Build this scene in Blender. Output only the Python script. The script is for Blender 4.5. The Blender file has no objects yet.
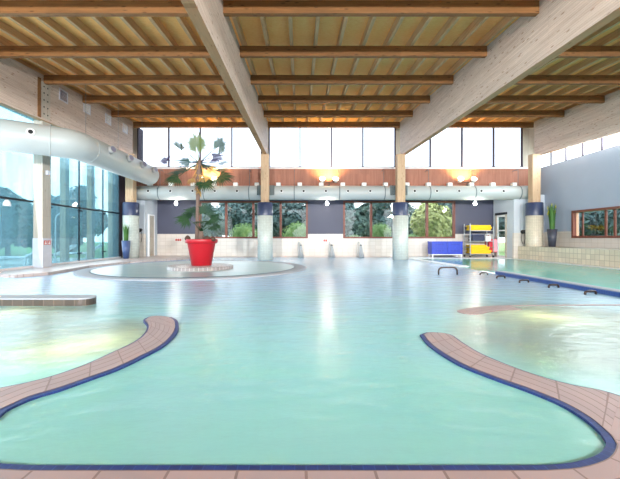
import bpy, math, random
from mathutils import Vector, Matrix, noise as mnoise
PI = math.pi
S = bpy.context.scene
C = S.collection
# ------------------------------------------------------------------ camera (x right, y depth, z up, eye 1 m over the deck)
FPX = 350.0
cam_d = bpy.data.cameras.new('camera')
cam_d.sensor_width = 36.0; cam_d.lens = 36.0 * FPX / 620.0
cam_d.shift_x = 10.0 / 620.0; cam_d.shift_y = -1.5 / 620.0
cam_d.clip_start = 0.05; cam_d.clip_end = 300
cam = bpy.data.objects.new('camera', cam_d); C.objects.link(cam)
cam.location = (0, 0, 1.0); cam.rotation_euler = (PI / 2, 0, 0)
S.camera = cam
# ------------------------------------------------------------------ sky, sun, exposure
W = bpy.data.worlds.new('overcast_sky'); S.world = W; W.use_nodes = True
wn = W.node_tree.nodes; wl = W.node_tree.links
bg = wn['Background']
tc = wn.new('ShaderNodeTexCoord'); sx = wn.new('ShaderNodeSeparateXYZ'); cr = wn.new('ShaderNodeValToRGB')
wl.new(tc.outputs['Generated'], sx.inputs[0]); wl.new(sx.outputs['Z'], cr.inputs[0])
cr.color_ramp.elements[0].position = 0.0; cr.color_ramp.elements[0].color = (0.90, 0.95, 1.0, 1)
cr.color_ramp.elements[1].position = 0.7; cr.color_ramp.elements[1].color = (0.80, 0.90, 1.0, 1)
wl.new(cr.outputs[0], bg.inputs['Color']); bg.inputs['Strength'].default_value = 1.0
S.view_settings.view_transform = 'Standard'; S.view_settings.look = 'None'
S.view_settings.gamma = 1.0; S.view_settings.use_curve_mapping = False
S.view_settings.exposure = 2.4
cy = S.cycles
cy.use_denoising = True
cy.max_bounces = 14; cy.diffuse_bounces = 7; cy.glossy_bounces = 5; cy.transmission_bounces = 8; cy.transparent_max_bounces = 16
cy.sample_clamp_indirect = 8.0
cy.caustics_reflective = False; cy.caustics_refractive = False

def sky_portal(name, loc, rot, sx_, sy_):
    d = bpy.data.lights.new(name, 'AREA'); d.shape = 'RECTANGLE'; d.size = sx_; d.size_y = sy_
    d.cycles.is_portal = True
    o = bpy.data.objects.new(name, d); C.objects.link(o); o.location = loc; o.rotation_euler = rot
sky_portal('daylight_back', (1.6, 18.15, 5.5), (-PI / 2, 0, 0), 20.5, 2.1)
sky_portal('daylight_left', (-8.95, 5.3, 2.6), (0, -PI / 2, 0), 5.0, 22.5)
sky_portal('daylight_right', (12.35, 5.3, 4.9), (0, PI / 2, 0), 0.9, 22.5)
sky_portal('daylight_front', (1.6, -6.3, 2.6), (PI / 2, 0, 0), 19.6, 4.2)

def fill_light(name, loc, rot, sx_, sy_, power, col=(.93, .97, 1.0)):
    d = bpy.data.lights.new(name, 'AREA'); d.shape = 'RECTANGLE'; d.size = sx_; d.size_y = sy_; d.energy = power; d.color = col
    o = bpy.data.objects.new(name, d); C.objects.link(o); o.location = loc; o.rotation_euler = rot
fill_light('fill_terrace', (-8.50, 5.3, 2.6), (0, -PI / 2 - .10, 0), 4.6, 22.0, 130)  # added fill just inside the left glass, brightening the hall
fill_light('fill_strip', (12.3, 5.3, 4.95), (0, PI / 2 - .1, 0), 0.8, 22.0, 400)  # added fill at the high right panes, on top of the sky
# ------------------------------------------------------------------ material helpers
def lin(c):
    return tuple(((v / 255.0) / 12.92 if v / 255.0 <= 0.04045 else ((v / 255.0 + 0.055) / 1.055) ** 2.4) for v in c) + (1.0,)
class NT:
    def __init__(s, name):
        s.m = bpy.data.materials.new(name); s.m.use_nodes = True
        s.t = s.m.node_tree; s.t.nodes.clear()
        s.out = s.t.nodes.new('ShaderNodeOutputMaterial')
    def n(s, typ, **kw):
        nd = s.t.nodes.new(typ)
        for k, v in kw.items():
            if k in nd.inputs.keys(): nd.inputs[k].default_value = v
            else: setattr(nd, k, v)
        return nd
    def l(s, a, b): s.t.links.new(a, b)
    def bsdf(s, col=None, rough=0.6, metal=0.0, spec=0.5):
        p = s.n('ShaderNodeBsdfPrincipled')
        if col: p.inputs['Base Color'].default_value = col
        p.inputs['Roughness'].default_value = rough; p.inputs['Metallic'].default_value = metal
        p.inputs['Specular IOR Level'].default_value = spec
        s.l(p.outputs[0], s.out.inputs[0]); return p
def mixc(t, fac, a, b, blend='MIX'):
    m = t.n('ShaderNodeMix', data_type='RGBA', blend_type=blend)
    for sock, v in ((0, fac), (6, a), (7, b)):
        if hasattr(v, 'is_linked') or hasattr(v, 'links'): t.l(v, m.inputs[sock])
        else: m.inputs[sock].default_value = v
    return m.outputs[2]
def plain(name, rgb, rough=0.6, metal=0.0, var=0.12, scale=6.0, bump=0.0, spec=0.5):
    t = NT(name); c = lin(rgb); p = t.bsdf(c, rough, metal, spec)
    tc = t.n('ShaderNodeTexCoord'); nz = t.n('ShaderNodeTexNoise', Scale=scale, Detail=4.0)
    t.l(tc.outputs['Object'], nz.inputs['Vector'])
    d = tuple(max(0, v * (1 - var)) for v in c[:3]) + (1,); e = tuple(min(1, v * (1 + var)) for v in c[:3]) + (1,)
    t.l(mixc(t, nz.outputs['Fac'], d, e), p.inputs['Base Color'])
    if bump:
        b = t.n('ShaderNodeBump', Strength=bump, Distance=0.02); t.l(nz.outputs['Fac'], b.inputs['Height']); t.l(b.outputs[0], p.inputs['Normal'])
    return t.m
def tile(name, rgb, grout, w, h, mort=0.012, coords='wall', rough=0.35, var=0.10, off=0.0, spec=0.5):
    t = NT(name); p = t.bsdf(None, rough, 0, spec); c = lin(rgb)
    tc = t.n('ShaderNodeTexCoord'); cb = t.n('ShaderNodeCombineXYZ')
    if coords == 'uv':
        vec = tc.outputs['UV']
    else:
        sp = t.n('ShaderNodeSeparateXYZ'); t.l(tc.outputs['Object'], sp.inputs[0])
        if coords == 'wall':
            ad = t.n('ShaderNodeMath', operation='ADD'); t.l(sp.outputs[0], ad.inputs[0]); t.l(sp.outputs[1], ad.inputs[1])
            t.l(ad.outputs[0], cb.inputs[0]); t.l(sp.outputs[2], cb.inputs[1])
        else:
            t.l(sp.outputs[0], cb.inputs[0]); t.l(sp.outputs[1], cb.inputs[1])
        vec = cb.outputs[0]
    br = t.n('ShaderNodeTexBrick', offset=off, squash=1.0)
    br.inputs['Scale'].default_value = 1.0; br.inputs['Brick Width'].default_value = w; br.inputs['Row Height'].default_value = h
    br.inputs['Mortar Size'].default_value = mort; br.inputs['Mortar Smooth'].default_value = 0.2
    br.inputs['Color1'].default_value = tuple(v * (1 - var) for v in c[:3]) + (1,)
    br.inputs['Color2'].default_value = tuple(min(1, v * (1 + var)) for v in c[:3]) + (1,)
    br.inputs['Mortar'].default_value = lin(grout)
    t.l(vec, br.inputs['Vector'])
    t.l(br.outputs['Color'], p.inputs['Base Color'])
    b = t.n('ShaderNodeBump', Strength=0.3, Distance=0.004, invert=True); t.l(br.outputs['Fac'], b.inputs['Height']); t.l(b.outputs[0], p.inputs['Normal'])
    return t.m
def wood(name, rgb, dark, axis, rough=0.6, lam=0.04, knots=True, fine=18.0, stain=0.5, spec=0.3):
    """laminated timber: grain runs along axis (0,1,2), lamination lines every lam metres of height, small knots"""
    t = NT(name); p = t.bsdf(None, rough, 0, spec); c = lin(rgb); d = lin(dark)
    tc = t.n('ShaderNodeTexCoord')
    def mapped(sl, sa):
        mp = t.n('ShaderNodeMapping'); sc = [sa] * 3; sc[axis] = sl; mp.inputs['Scale'].default_value = sc
        t.l(tc.outputs['Object'], mp.inputs['Vector']); return mp.outputs[0]
    g = t.n('ShaderNodeTexNoise', Scale=1.0, Detail=6.0, Roughness=0.65); t.l(mapped(1.2, fine), g.inputs['Vector'])
    gr = t.n('ShaderNodeValToRGB'); gr.color_ramp.elements[0].position = 0.3; gr.color_ramp.elements[1].position = 0.72
    gr.color_ramp.elements[0].color = tuple(c[i] * (1 - stain) + d[i] * stain for i in range(3)) + (1,); gr.color_ramp.elements[1].color = c
    t.l(g.outputs['Fac'], gr.inputs[0]); col = gr.outputs[0]
    # boards of slightly different tone
    vo = t.n('ShaderNodeTexBrick', offset=0.37); vo.inputs['Scale'].default_value = 1.0
    vo.inputs['Brick Width'].default_value = 2.6; vo.inputs['Row Height'].default_value = lam; vo.inputs['Mortar Size'].default_value = 0.0025
    vo.inputs['Color1'].default_value = (0.80, 0.80, 0.80, 1); vo.inputs['Color2'].default_value = (1, 1, 1, 1); vo.inputs['Mortar'].default_value = (0.55, 0.5, 0.45, 1)
    sp = t.n('ShaderNodeSeparateXYZ'); cb = t.n('ShaderNodeCombineXYZ'); t.l(tc.outputs['Object'], sp.inputs[0])
    order = {0: (0, 2), 1: (1, 2), 2: (2, 0)}[axis]
    t.l(sp.outputs[order[0]], cb.inputs[0]); t.l(sp.outputs[order[1]], cb.inputs[1]); t.l(cb.outputs[0], vo.inputs['Vector'])
    col = mixc(t, 0.75, col, vo.outputs['Color'], 'MULTIPLY')
    if knots:
        v = t.n('ShaderNodeTexVoronoi', Scale=1.0); t.l(mapped(3.4, 13.0), v.inputs['Vector'])
        kr = t.n('ShaderNodeValToRGB'); kr.color_ramp.elements[0].position = 0.08; kr.color_ramp.elements[0].color = (1, 1, 1, 1)
        kr.color_ramp.elements[1].position = 0.22; kr.color_ramp.elements[1].color = (0, 0, 0, 1)
        t.l(v.outputs['Distance'], kr.inputs[0]); col = mixc(t, kr.outputs[0], col, d)
    t.l(col, p.inputs['Base Color'])
    return t.m
def emit(name, rgb, strength):
    t = NT(name); e = t.n('ShaderNodeEmission', Strength=strength); e.inputs['Color'].default_value = lin(rgb)
    t.l(e.outputs[0], t.out.inputs[0]); return t.m
def glass(name, tint, haze=0.0, hazecol=(220, 235, 240), rough=0.0):
    t = NT(name); tr = t.n('ShaderNodeBsdfTransparent'); tr.inputs['Color'].default_value = lin(tint)
    gl = t.n('ShaderNodeBsdfGlossy', Roughness=rough); fr = t.n('ShaderNodeFresnel', IOR=1.45)
    ge = t.n('ShaderNodeNewGeometry'); ir = t.n('ShaderNodeMapRange'); ir.inputs[3].default_value = 1.45; ir.inputs[4].default_value = 1 / 1.45
    t.l(ge.outputs['Backfacing'], ir.inputs[0]); t.l(ir.outputs[0], fr.inputs['IOR'])
    body = tr.outputs[0]
    if haze:
        tl = t.n('ShaderNodeBsdfTranslucent'); tl.inputs['Color'].default_value = lin(hazecol)
        df = t.n('ShaderNodeBsdfDiffuse'); df.inputs['Color'].default_value = lin(hazecol)
        m0 = t.n('ShaderNodeMixShader', Fac=0.25); t.l(tl.outputs[0], m0.inputs[1]); t.l(df.outputs[0], m0.inputs[2])
        tc = t.n('ShaderNodeTexCoord'); mp = t.n('ShaderNodeMapping'); mp.inputs['Scale'].default_value = (2.5, 2.5, 0.35)
        nz = t.n('ShaderNodeTexNoise', Scale=1.0, Detail=5.0); t.l(tc.outputs['Object'], mp.inputs[0]); t.l(mp.outputs[0], nz.inputs[0])
        rg = t.n('ShaderNodeMapRange'); rg.inputs[1].default_value = 0.3; rg.inputs[2].default_value = 0.7; rg.inputs[3].default_value = haze * 0.5; rg.inputs[4].default_value = haze * 1.5
        t.l(nz.outputs['Fac'], rg.inputs[0])
        m1 = t.n('ShaderNodeMixShader'); t.l(rg.outputs[0], m1.inputs[0]); t.l(tr.outputs[0], m1.inputs[1]); t.l(m0.outputs[0], m1.inputs[2]); body = m1.outputs[0]
    mx = t.n('ShaderNodeMixShader'); t.l(fr.outputs[0], mx.inputs[0]); t.l(body, mx.inputs[1]); t.l(gl.outputs[0], mx.inputs[2])
    t.l(mx.outputs[0], t.out.inputs[0]); return t.m
def water(name, deep, foam, trans, clear, bump=0.25, rough=0.14, foam_amt=0.35, far_glare=None, bays=None):
    """milky bubbling pool water: glossy skin over a body that is part clear tint, part suspended bubbles"""
    t = NT(name); tc = t.n('ShaderNodeTexCoord')
    mp = t.n('ShaderNodeMapping'); mp.inputs['Scale'].default_value = (0.55, 1.0, 1.0); t.l(tc.outputs['Object'], mp.inputs[0])
    nz = t.n('ShaderNodeTexNoise', Scale=0.9, Detail=5.0, Roughness=0.55, Distortion=0.6); t.l(mp.outputs[0], nz.inputs[0])
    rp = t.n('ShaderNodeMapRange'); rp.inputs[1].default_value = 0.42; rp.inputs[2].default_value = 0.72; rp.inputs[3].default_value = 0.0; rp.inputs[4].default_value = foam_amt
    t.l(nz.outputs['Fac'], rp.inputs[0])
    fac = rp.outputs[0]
    if far_glare:   # far half paler: reflected window light put into the colour, along with foam
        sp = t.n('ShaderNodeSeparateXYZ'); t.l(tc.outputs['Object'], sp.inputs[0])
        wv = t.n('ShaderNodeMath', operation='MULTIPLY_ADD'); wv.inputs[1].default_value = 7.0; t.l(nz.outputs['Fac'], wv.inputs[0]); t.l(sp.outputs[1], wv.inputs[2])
        cg = t.n('ShaderNodeMapRange', interpolation_type='SMOOTHSTEP'); cg.inputs[1].default_value = far_glare[0]; cg.inputs[2].default_value = far_glare[1]; cg.inputs[3].default_value = 0.0; cg.inputs[4].default_value = far_glare[2]
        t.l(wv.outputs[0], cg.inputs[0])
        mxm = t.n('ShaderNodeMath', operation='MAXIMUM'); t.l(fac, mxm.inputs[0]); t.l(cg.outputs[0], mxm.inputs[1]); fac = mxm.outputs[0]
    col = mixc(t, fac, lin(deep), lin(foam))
    if bays:    # shallow bays: paler, full of air from the bubble benches
        col_b, spots = bays; acc = None
        for (bx, by, r0, r1) in spots:
            dv_ = t.n('ShaderNodeVectorMath', operation='DISTANCE'); dv_.inputs[1].default_value = (bx, by, WZ); t.l(tc.outputs['Object'], dv_.inputs[0])
            mr = t.n('ShaderNodeMapRange', interpolation_type='SMOOTHSTEP'); mr.inputs[1].default_value = r0; mr.inputs[2].default_value = r1; mr.inputs[3].default_value = 1.0; mr.inputs[4].default_value = 0.0
            t.l(dv_.outputs['Value'], mr.inputs[0])
            if acc is None: acc = mr.outputs[0]
            else:
                mm = t.n('ShaderNodeMath', operation='MAXIMUM'); t.l(acc, mm.inputs[0]); t.l(mr.outputs[0], mm.inputs[1]); acc = mm.outputs[0]
        col = mixc(t, acc, col, lin(col_b))
    df = t.n('ShaderNodeBsdfDiffuse'); tl = t.n('ShaderNodeBsdfTranslucent'); t.l(col, df.inputs['Color']); t.l(col, tl.inputs['Color'])
    m0 = t.n('ShaderNodeMixShader', Fac=0.35); t.l(df.outputs[0], m0.inputs[1]); t.l(tl.outputs[0], m0.inputs[2])
    tr = t.n('ShaderNodeBsdfTransparent'); tr.inputs['Color'].default_value = lin(clear)
    m1 = t.n('ShaderNodeMixShader', Fac=trans); t.l(m0.outputs[0], m1.inputs[1]); t.l(tr.outputs[0], m1.inputs[2])
    rz = t.n('ShaderNodeTexNoise', Scale=5.5, Detail=4.0); t.l(mp.outputs[0], rz.inputs[0])
    b = t.n('ShaderNodeBump', Strength=bump, Distance=0.05); t.l(rz.outputs['Fac'], b.inputs['Height'])
    gl = t.n('ShaderNodeBsdfGlossy', Roughness=rough); t.l(b.outputs[0], gl.inputs['Normal'])
    fr = t.n('ShaderNodeFresnel', IOR=1.33); t.l(b.outputs[0], fr.inputs['Normal'])
    mx = t.n('ShaderNodeMixShader'); t.l(fr.outputs[0], mx.inputs[0]); t.l(m1.outputs[0], mx.inputs[1]); t.l(gl.outputs[0], mx.inputs[2])
    t.l(mx.outputs[0], t.out.inputs[0]); return t.m
def leafmat(name, a, b, rough=0.5, trans=0.15):
    t = NT(name); p = t.bsdf(None, rough, 0, 0.3)
    tc = t.n('ShaderNodeTexCoord'); nz = t.n('ShaderNodeTexNoise', Scale=2.3, Detail=3.0); t.l(tc.outputs['Object'], nz.inputs[0])
    rg = t.n('ShaderNodeMapRange'); rg.inputs[1].default_value = 0.3; rg.inputs[2].default_value = 0.7; t.l(nz.outputs['Fac'], rg.inputs[0])
    col = mixc(t, rg.outputs[0], lin(a), lin(b)); t.l(col, p.inputs['Base Color'])
    tl = t.n('ShaderNodeBsdfTranslucent'); t.l(col, tl.inputs['Color'])
    mx = t.n('ShaderNodeMixShader', Fac=trans); t.l(p.outputs[0], mx.inputs[1]); t.l(tl.outputs[0], mx.inputs[2]); t.l(mx.outputs[0], t.out.inputs[0])
    return t.m

WZ = -0.02
M = dict(
    beam=wood('whitewashed_glulam', (214, 198, 184), (140, 112, 92), 1, lam=0.045, stain=0.45),
    soffit=wood('brown_glulam_soffit', (196, 152, 112), (140, 100, 68), 1, lam=0.3, stain=0.4),  # browner than the beam sides
    beamside=wood('pale_glulam', (214, 198, 186), (146, 118, 100), 1, lam=0.045, stain=0.45),
    purlin=wood('brown_timber', (150, 106, 64), (82, 52, 28), 0, lam=0.3, stain=0.6),
    rafter=wood('rafter_timber', (218, 178, 132), (160, 118, 80), 1, lam=0.3, stain=0.5, knots=False),
    post=wood('post_timber', (208, 182, 150), (150, 114, 82), 2, lam=0.2, stain=0.5),
    greypost=wood('weathered_post', (200, 194, 182), (152, 140, 126), 2, lam=0.2, stain=0.5),
    band=wood('redbrown_boards', (174, 122, 102), (124, 80, 66), 2, lam=0.14, stain=0.6, knots=False),
    frame=plain('mahogany_frame', (112, 58, 42), 0.45, var=0.2, scale=20),
    jamb=plain('light_jamb_wood', (214, 164, 132), 0.5, var=0.1, scale=12),
    mullion=plain('grey_mullion', (70, 62, 72), 0.6, spec=.1),
    pale_trim=plain('pale_sill_paint', (222, 218, 220), 0.5, var=0.04),
    darksteel=plain('dark_steel', (38, 46, 54), 0.4, 0.6),
    steel=plain('brushed_steel', (176, 182, 186), 0.28, 0.9, var=0.06),
    bronze=plain('dark_bronze_tube', (48, 38, 34), 0.35, 0.5),
    duct=plain('painted_duct', (166, 174, 174), 0.45, 0.0, var=0.04, scale=1.5),
    ductcap=plain('duct_cap_white', (216, 218, 216), 0.5, var=0.04),
    nozzlegrey=plain('nozzle_grey', (150, 152, 152), 0.5, var=.06),
    hole=plain('nozzle_bore', (14, 16, 20), 0.8),
    seam=plain('duct_seam', (96, 110, 116), 0.5, 0.3),
    bluewall=plain('blue_grey_paint', (158, 172, 192), 0.7, var=0.05, scale=1.2),
    greywall=plain('light_grey_paint', (186, 196, 206), 0.7, var=0.04, scale=1.2),
    slate=plain('dark_slate_paint', (68, 72, 92), 0.55, var=0.06, scale=1.5),
    navy=tile('navy_mosaic', (42, 54, 86), (56, 68, 98), 0.06, 0.06, 0.004, 'uv', 0.3, 0.1),
    coltile=tile('pale_column_mosaic', (196, 206, 200), (168, 176, 170), 0.075, 0.075, 0.006, 'uv', 0.3, 0.06),
    beigetile_uv=tile('beige_column_mosaic', (206, 200, 182), (172, 166, 150), 0.075, 0.075, 0.006, 'uv', 0.3, 0.06),
    dado=tile('cream_wall_tile', (208, 203, 196), (186, 178, 166), 0.30, 0.20, 0.006, 'wall', 0.3, 0.05),
    bench=tile('beige_bench_mosaic', (206, 198, 178), (166, 158, 142), 0.20, 0.20, 0.010, 'wall', 0.4, 0.12),
    coping=tile('ribbed_coping_tile', (150, 138, 140), (116, 102, 102), 0.295, 0.10, 0.007, 'uv', 0.5, 0.07),
    deck=tile('beige_deck_tile', (186, 172, 168), (160, 146, 140), 0.30, 0.30, 0.008, 'floor', 0.35, 0.05),
    whitedeck=tile('white_deck_tile', (222, 224, 226), (196, 200, 204), 0.30, 0.30, 0.008, 'floor', 0.35, 0.04),
    nosing=tile('cobalt_mosaic', (16, 42, 104), (28, 60, 122), 0.05, 0.05, 0.003, 'uv', 0.5, 0.18),
    wallend=tile('brown_wall_tile', (72, 64, 58), (108, 96, 86), 0.155, 0.19, 0.005, 'uv', 0.35, 0.18),
    plinth=tile('grey_plinth_tile', (140, 134, 134), (196, 194, 192), 0.13, 0.13, 0.009, 'uv', 0.35, 0.12),
    basin=tile('turquoise_basin_tile', (168, 222, 212), (150, 204, 198), 0.15, 0.15, 0.008, 'floor', 0.4, 0.04),
    sand=tile('sand_basin_tile', (220, 206, 168), (196, 182, 150), 0.15, 0.15, 0.008, 'floor', 0.4, 0.05),
    ring=plain('pale_ring_tile', (150, 158, 168), 0.8, var=0.06, scale=8),
    red=plain('glossy_red_pot', (170, 22, 36), 0.35, var=0.06, scale=3),
    soil=plain('potting_bark', (74, 52, 42), 0.9, var=0.4, scale=30, bump=0.6),
    trunk=plain('fibrous_trunk', (112, 92, 82), 0.9, var=0.4, scale=40, bump=0.8),
    thatch=leafmat('dry_palm_thatch', (214, 180, 110), (132, 98, 62), 0.8, 0.3),
    palm=leafmat('palm_green', (24, 52, 40), (46, 78, 44), 0.5, .08),
    palmlime=leafmat('palm_lime', (62, 84, 22), (92, 104, 36), 0.5, 0.02),
    palmblue=leafmat('palm_bluish', (50, 46, 84), (62, 60, 92)),
    palmteal=leafmat('palm_teal', (38, 72, 70), (52, 92, 84)),
    grassblade=leafmat('pot_blades', (44, 96, 46), (80, 126, 56)),
    grassyellow=leafmat('pot_flower_yellow', (206, 196, 60), (176, 180, 60)),
    bluepot=plain('blue_glazed_pot', (62, 84, 128), 0.35, var=0.1),
    darkpot=plain('anthracite_pot', (56, 60, 74), 0.5, var=0.1),
    bulb=emit('lamp_glow', (255, 246, 232), 30.0),
    flood=emit('flood_glow', (255, 238, 190), 14.0),
    black=plain('black_plastic', (24, 24, 28), 0.5),
    white=plain('white_plastic', (232, 234, 236), 0.45, var=0.03),
    crate=plain('blue_plastic', (26, 58, 176), 0.4, var=0.08),
    crateline=plain('blue_plastic_deep', (24, 50, 160), 0.5),
    yellow=plain('yellow_foam', (238, 196, 34), 0.8, var=0.06),
    redplastic=plain('red_plastic', (196, 36, 56), 0.4, var=0.08),
    pinkwhite=plain('pink_sheen_front', (226, 150, 164), 0.4, var=0.08),  # pale pink: reflections on the red plastic, put into the colour
    signred=plain('sign_red', (198, 92, 78), 0.6),
    ventgrey=plain('grille_grey', (196, 200, 210), 0.4, 0.2),
    ventdark=plain('grille_dark', (112, 112, 130), 0.5),
    plateglass=glass('window_glass', (246, 250, 250)),
    skyglass=glass('tinted_high_glass', (216, 220, 226)),
    fogglass=glass('fogged_glass', (200, 226, 232), 0.30, (136, 172, 184), 0.02),
    sleeve=glass('clear_sleeve', (214, 222, 224), 0.35, (200, 208, 210)),
    lawn=plain('lawn_grass', (104, 132, 70), 0.95, var=0.35, scale=3, bump=0.6),
    paving=plain('outdoor_paving', (196, 194, 186), 0.9, var=0.1, scale=3),
    leafdark=leafmat('leaf_dark', (48, 70, 70), (84, 106, 104), 0.7),
    leafmid=leafmat('leaf_mid', (56, 78, 76), (96, 116, 104), 0.7),
    leafgold=leafmat('leaf_gold', (140, 146, 84), (176, 178, 120), 0.7),
    leafbush=leafmat('leaf_bush', (84, 120, 66), (136, 162, 100), 0.7),
    bark=plain('bark', (92, 82, 74), 0.95, var=0.3, scale=12),
    jet=glass('falling_water', (236, 242, 246), 0.55, (236, 240, 244)),
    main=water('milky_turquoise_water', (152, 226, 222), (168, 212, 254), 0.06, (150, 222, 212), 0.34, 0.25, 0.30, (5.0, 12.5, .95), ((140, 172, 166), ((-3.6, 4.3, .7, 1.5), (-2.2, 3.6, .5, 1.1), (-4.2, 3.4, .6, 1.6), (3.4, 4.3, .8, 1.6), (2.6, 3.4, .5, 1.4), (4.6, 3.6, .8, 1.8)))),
    bay=water('bubbling_bay_water', (150, 176, 164), (200, 212, 206), 0.30, (206, 214, 200), 0.12, 0.30, 0.6),
    swim=water('swim_lane_water', (120, 232, 222), (170, 226, 222), 0.12, (120, 222, 216), 0.08, 0.10, 0.3),
    pond=water('pond_water', (150, 208, 214), (222, 236, 240), 0.15, (160, 220, 226), 0.12, 0.28, 0.6),
)
def osb():
    t = NT('strand_board'); p = t.bsdf(None, 0.75, 0, 0.2)
    tc = t.n('ShaderNodeTexCoord'); v = t.n('ShaderNodeTexVoronoi', Scale=16.0); mp = t.n('ShaderNodeMapping'); mp.inputs['Scale'].default_value = (1.0, 2.2, 1)
    t.l(tc.outputs['Object'], mp.inputs[0]); t.l(mp.outputs[0], v.inputs['Vector'])
    nz = t.n('ShaderNodeTexNoise', Scale=1.3, Detail=5.0); t.l(tc.outputs['Object'], nz.inputs[0])
    col = mixc(t, v.outputs['Color'], lin((240, 178, 104)), lin((252, 204, 136)))
    col = mixc(t, nz.outputs['Fac'], col, lin((236, 172, 98)))
    t.l(col, p.inputs['Base Color']); return t.m
M['osb'] = osb()

# ------------------------------------------------------------------ mesh helpers
class MB:
    def __init__(s): s.v = []; s.f = []; s.uv = []; s.mi = []; s.sm = []; s.cur = 0
    def face(s, idx, uv=None, smooth=False):
        s.f.append(tuple(idx)); s.uv.append(uv); s.mi.append(s.cur); s.sm.append(smooth)
    def add(s, *pts):
        k = len(s.v); s.v.extend(tuple(p) for p in pts); return k
    def hexa(s, p):  # 8 points: bottom 4 ccw, top 4 ccw
        k = s.add(*p)
        for q in ((3, 2, 1, 0), (4, 5, 6, 7), (0, 1, 5, 4), (1, 2, 6, 5), (2, 3, 7, 6), (3, 0, 4, 7)): s.face([k + i for i in q])
        return s
    def box(s, x0, x1, y0, y1, z0, z1):
        return s.hexa([(x0, y0, z0), (x1, y0, z0), (x1, y1, z0), (x0, y1, z0), (x0, y0, z1), (x1, y0, z1), (x1, y1, z1), (x0, y1, z1)])
    def slope(s, x0, x1, y0, y1, zb, zt):  # zb, zt: functions of y
        return s.hexa([(x0, y0, zb(y0)), (x1, y0, zb(y0)), (x1, y1, zb(y1)), (x0, y1, zb(y1)), (x0, y0, zt(y0)), (x1, y0, zt(y0)), (x1, y1, zt(y1)), (x0, y1, zt(y1))])
    def tube(s, path, r, n=10, caps=True, smooth=True):
        P = [Vector(p) for p in path]; R = r if isinstance(r, (list, tuple)) else [r] * len(P)
        up = None; rings = []
        for i, p in enumerate(P):
            t = (P[min(i + 1, len(P) - 1)] - P[max(i - 1, 0)]).normalized()
            if up is None:
                up = Vector((0, 0, 1)) if abs(t.z) < 0.9 else Vector((1, 0, 0))
            a = t.cross(up)
            if a.length < 1e-5: a = t.orthogonal()
            a.normalize(); up = a.cross(t).normalized()
            k = len(s.v); rings.append(k)
            for j in range(n):
                an = 2 * PI * j / n; s.v.append(tuple(p + R[i] * (math.cos(an) * a + math.sin(an) * up)))
        for i in range(len(P) - 1):
            for j in range(n):
                s.face((rings[i] + j, rings[i] + (j + 1) % n, rings[i + 1] + (j + 1) % n, rings[i + 1] + j), None, smooth)
        if caps:
            s.face([rings[0] + j for j in range(n)][::-1]); s.face([rings[-1] + j for j in range(n)])
        return s
    def lathe(s, prof, n=32, c=(0, 0, 0), smooth=True, uvs=None, cap0=True, cap1=True):
        """profile of (r, z); uv u = arc metres at radius uvs, v = z"""
        k = len(s.v)
        for r, z in prof:
            for j in range(n):
                a = 2 * PI * j / n; s.v.append((c[0] + r * math.cos(a), c[1] + r * math.sin(a), c[2] + z))
        for i in range(len(prof) - 1):
            for j in range(n):
                j2 = (j + 1) % n; uv = None
                if uvs:
                    u0 = 2 * PI * uvs * j / n; u1 = 2 * PI * uvs * (j + 1) / n; z0 = prof[i][1]; z1 = prof[i + 1][1]
                    if abs(z1 - z0) < 1e-4: z0 = 0; z1 = abs(prof[i + 1][0] - prof[i][0])
                    uv = [(u0, z0), (u1, z0), (u1, z1), (u0, z1)]
                s.face((k + i * n + j, k + i * n + j2, k + (i + 1) * n + j2, k + (i + 1) * n + j), uv, smooth)
        if cap0 and prof[0][0] > 1e-4: s.face([k + j for j in range(n)][::-1])
        if cap1 and prof[-1][0] > 1e-4: s.face([k + (len(prof) - 1) * n + j for j in range(n)])
        return s
    def prism(s, poly, z0, z1):
        A = sum(poly[i][0] * poly[(i + 1) % len(poly)][1] - poly[(i + 1) % len(poly)][0] * poly[i][1] for i in range(len(poly)))
        if A < 0: poly = poly[::-1]
        n = len(poly); k = s.add(*[(x, y, z0) for x, y in poly]); t = s.add(*[(x, y, z1) for x, y in poly])
        s.face([t + i for i in range(n)]); s.face([k + i for i in range(n)][::-1])
        for i in range(n):
            j = (i + 1) % n; d = math.dist(poly[i], poly[j])
            s.face((k + i, k + j, t + j, t + i), [(0, z0), (d, z0), (d, z1), (0, z1)])
        return s
    def build(s, name, mats, parent=None, bevel=0.0, loc=None):
        me = bpy.data.meshes.new(name); me.from_pydata(s.v, [], s.f)
        mats = mats if isinstance(mats, (list, tuple)) else [mats]
        for m in mats: me.materials.append(M[m] if isinstance(m, str) else m)
        if any(u is not None for u in s.uv):
            L = me.uv_layers.new(name='UVMap')
            for p in me.polygons:
                u = s.uv[p.index]
                if u is not None:
                    for li, c in zip(p.loop_indices, u): L.data[li].uv = c
        for p in me.polygons: p.material_index = s.mi[p.index]; p.use_smooth = s.sm[p.index]
        me.update()
        o = bpy.data.objects.new(name, me); C.objects.link(o)
        if parent is not None: o.parent = parent
        if loc: o.location = loc
        if bevel:
            b = o.modifiers.new('bevel', 'BEVEL'); b.width = bevel; b.segments = 2; b.limit_method = 'ANGLE'
        return o
def tag(o, label, cat, group=None, kind=None):
    o['label'] = label; o['category'] = cat
    if group: o['group'] = group
    if kind: o['kind'] = kind
    return o
def empty(name, loc, label, cat, group=None, kind=None, rz=0.0):
    o = bpy.data.objects.new(name, None); C.objects.link(o); o.location = loc; o.rotation_euler = (0, 0, rz); o.empty_display_size = 0.1
    return tag(o, label, cat, group, kind)
def copy_tree(o, parent=None):
    c = o.copy(); C.objects.link(c)
    if parent is not None: c.parent = parent
    for ch in [x for x in KIDS.get(o.name, [])]:
        copy_tree(ch, c)
    return c
KIDS = {}
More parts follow.
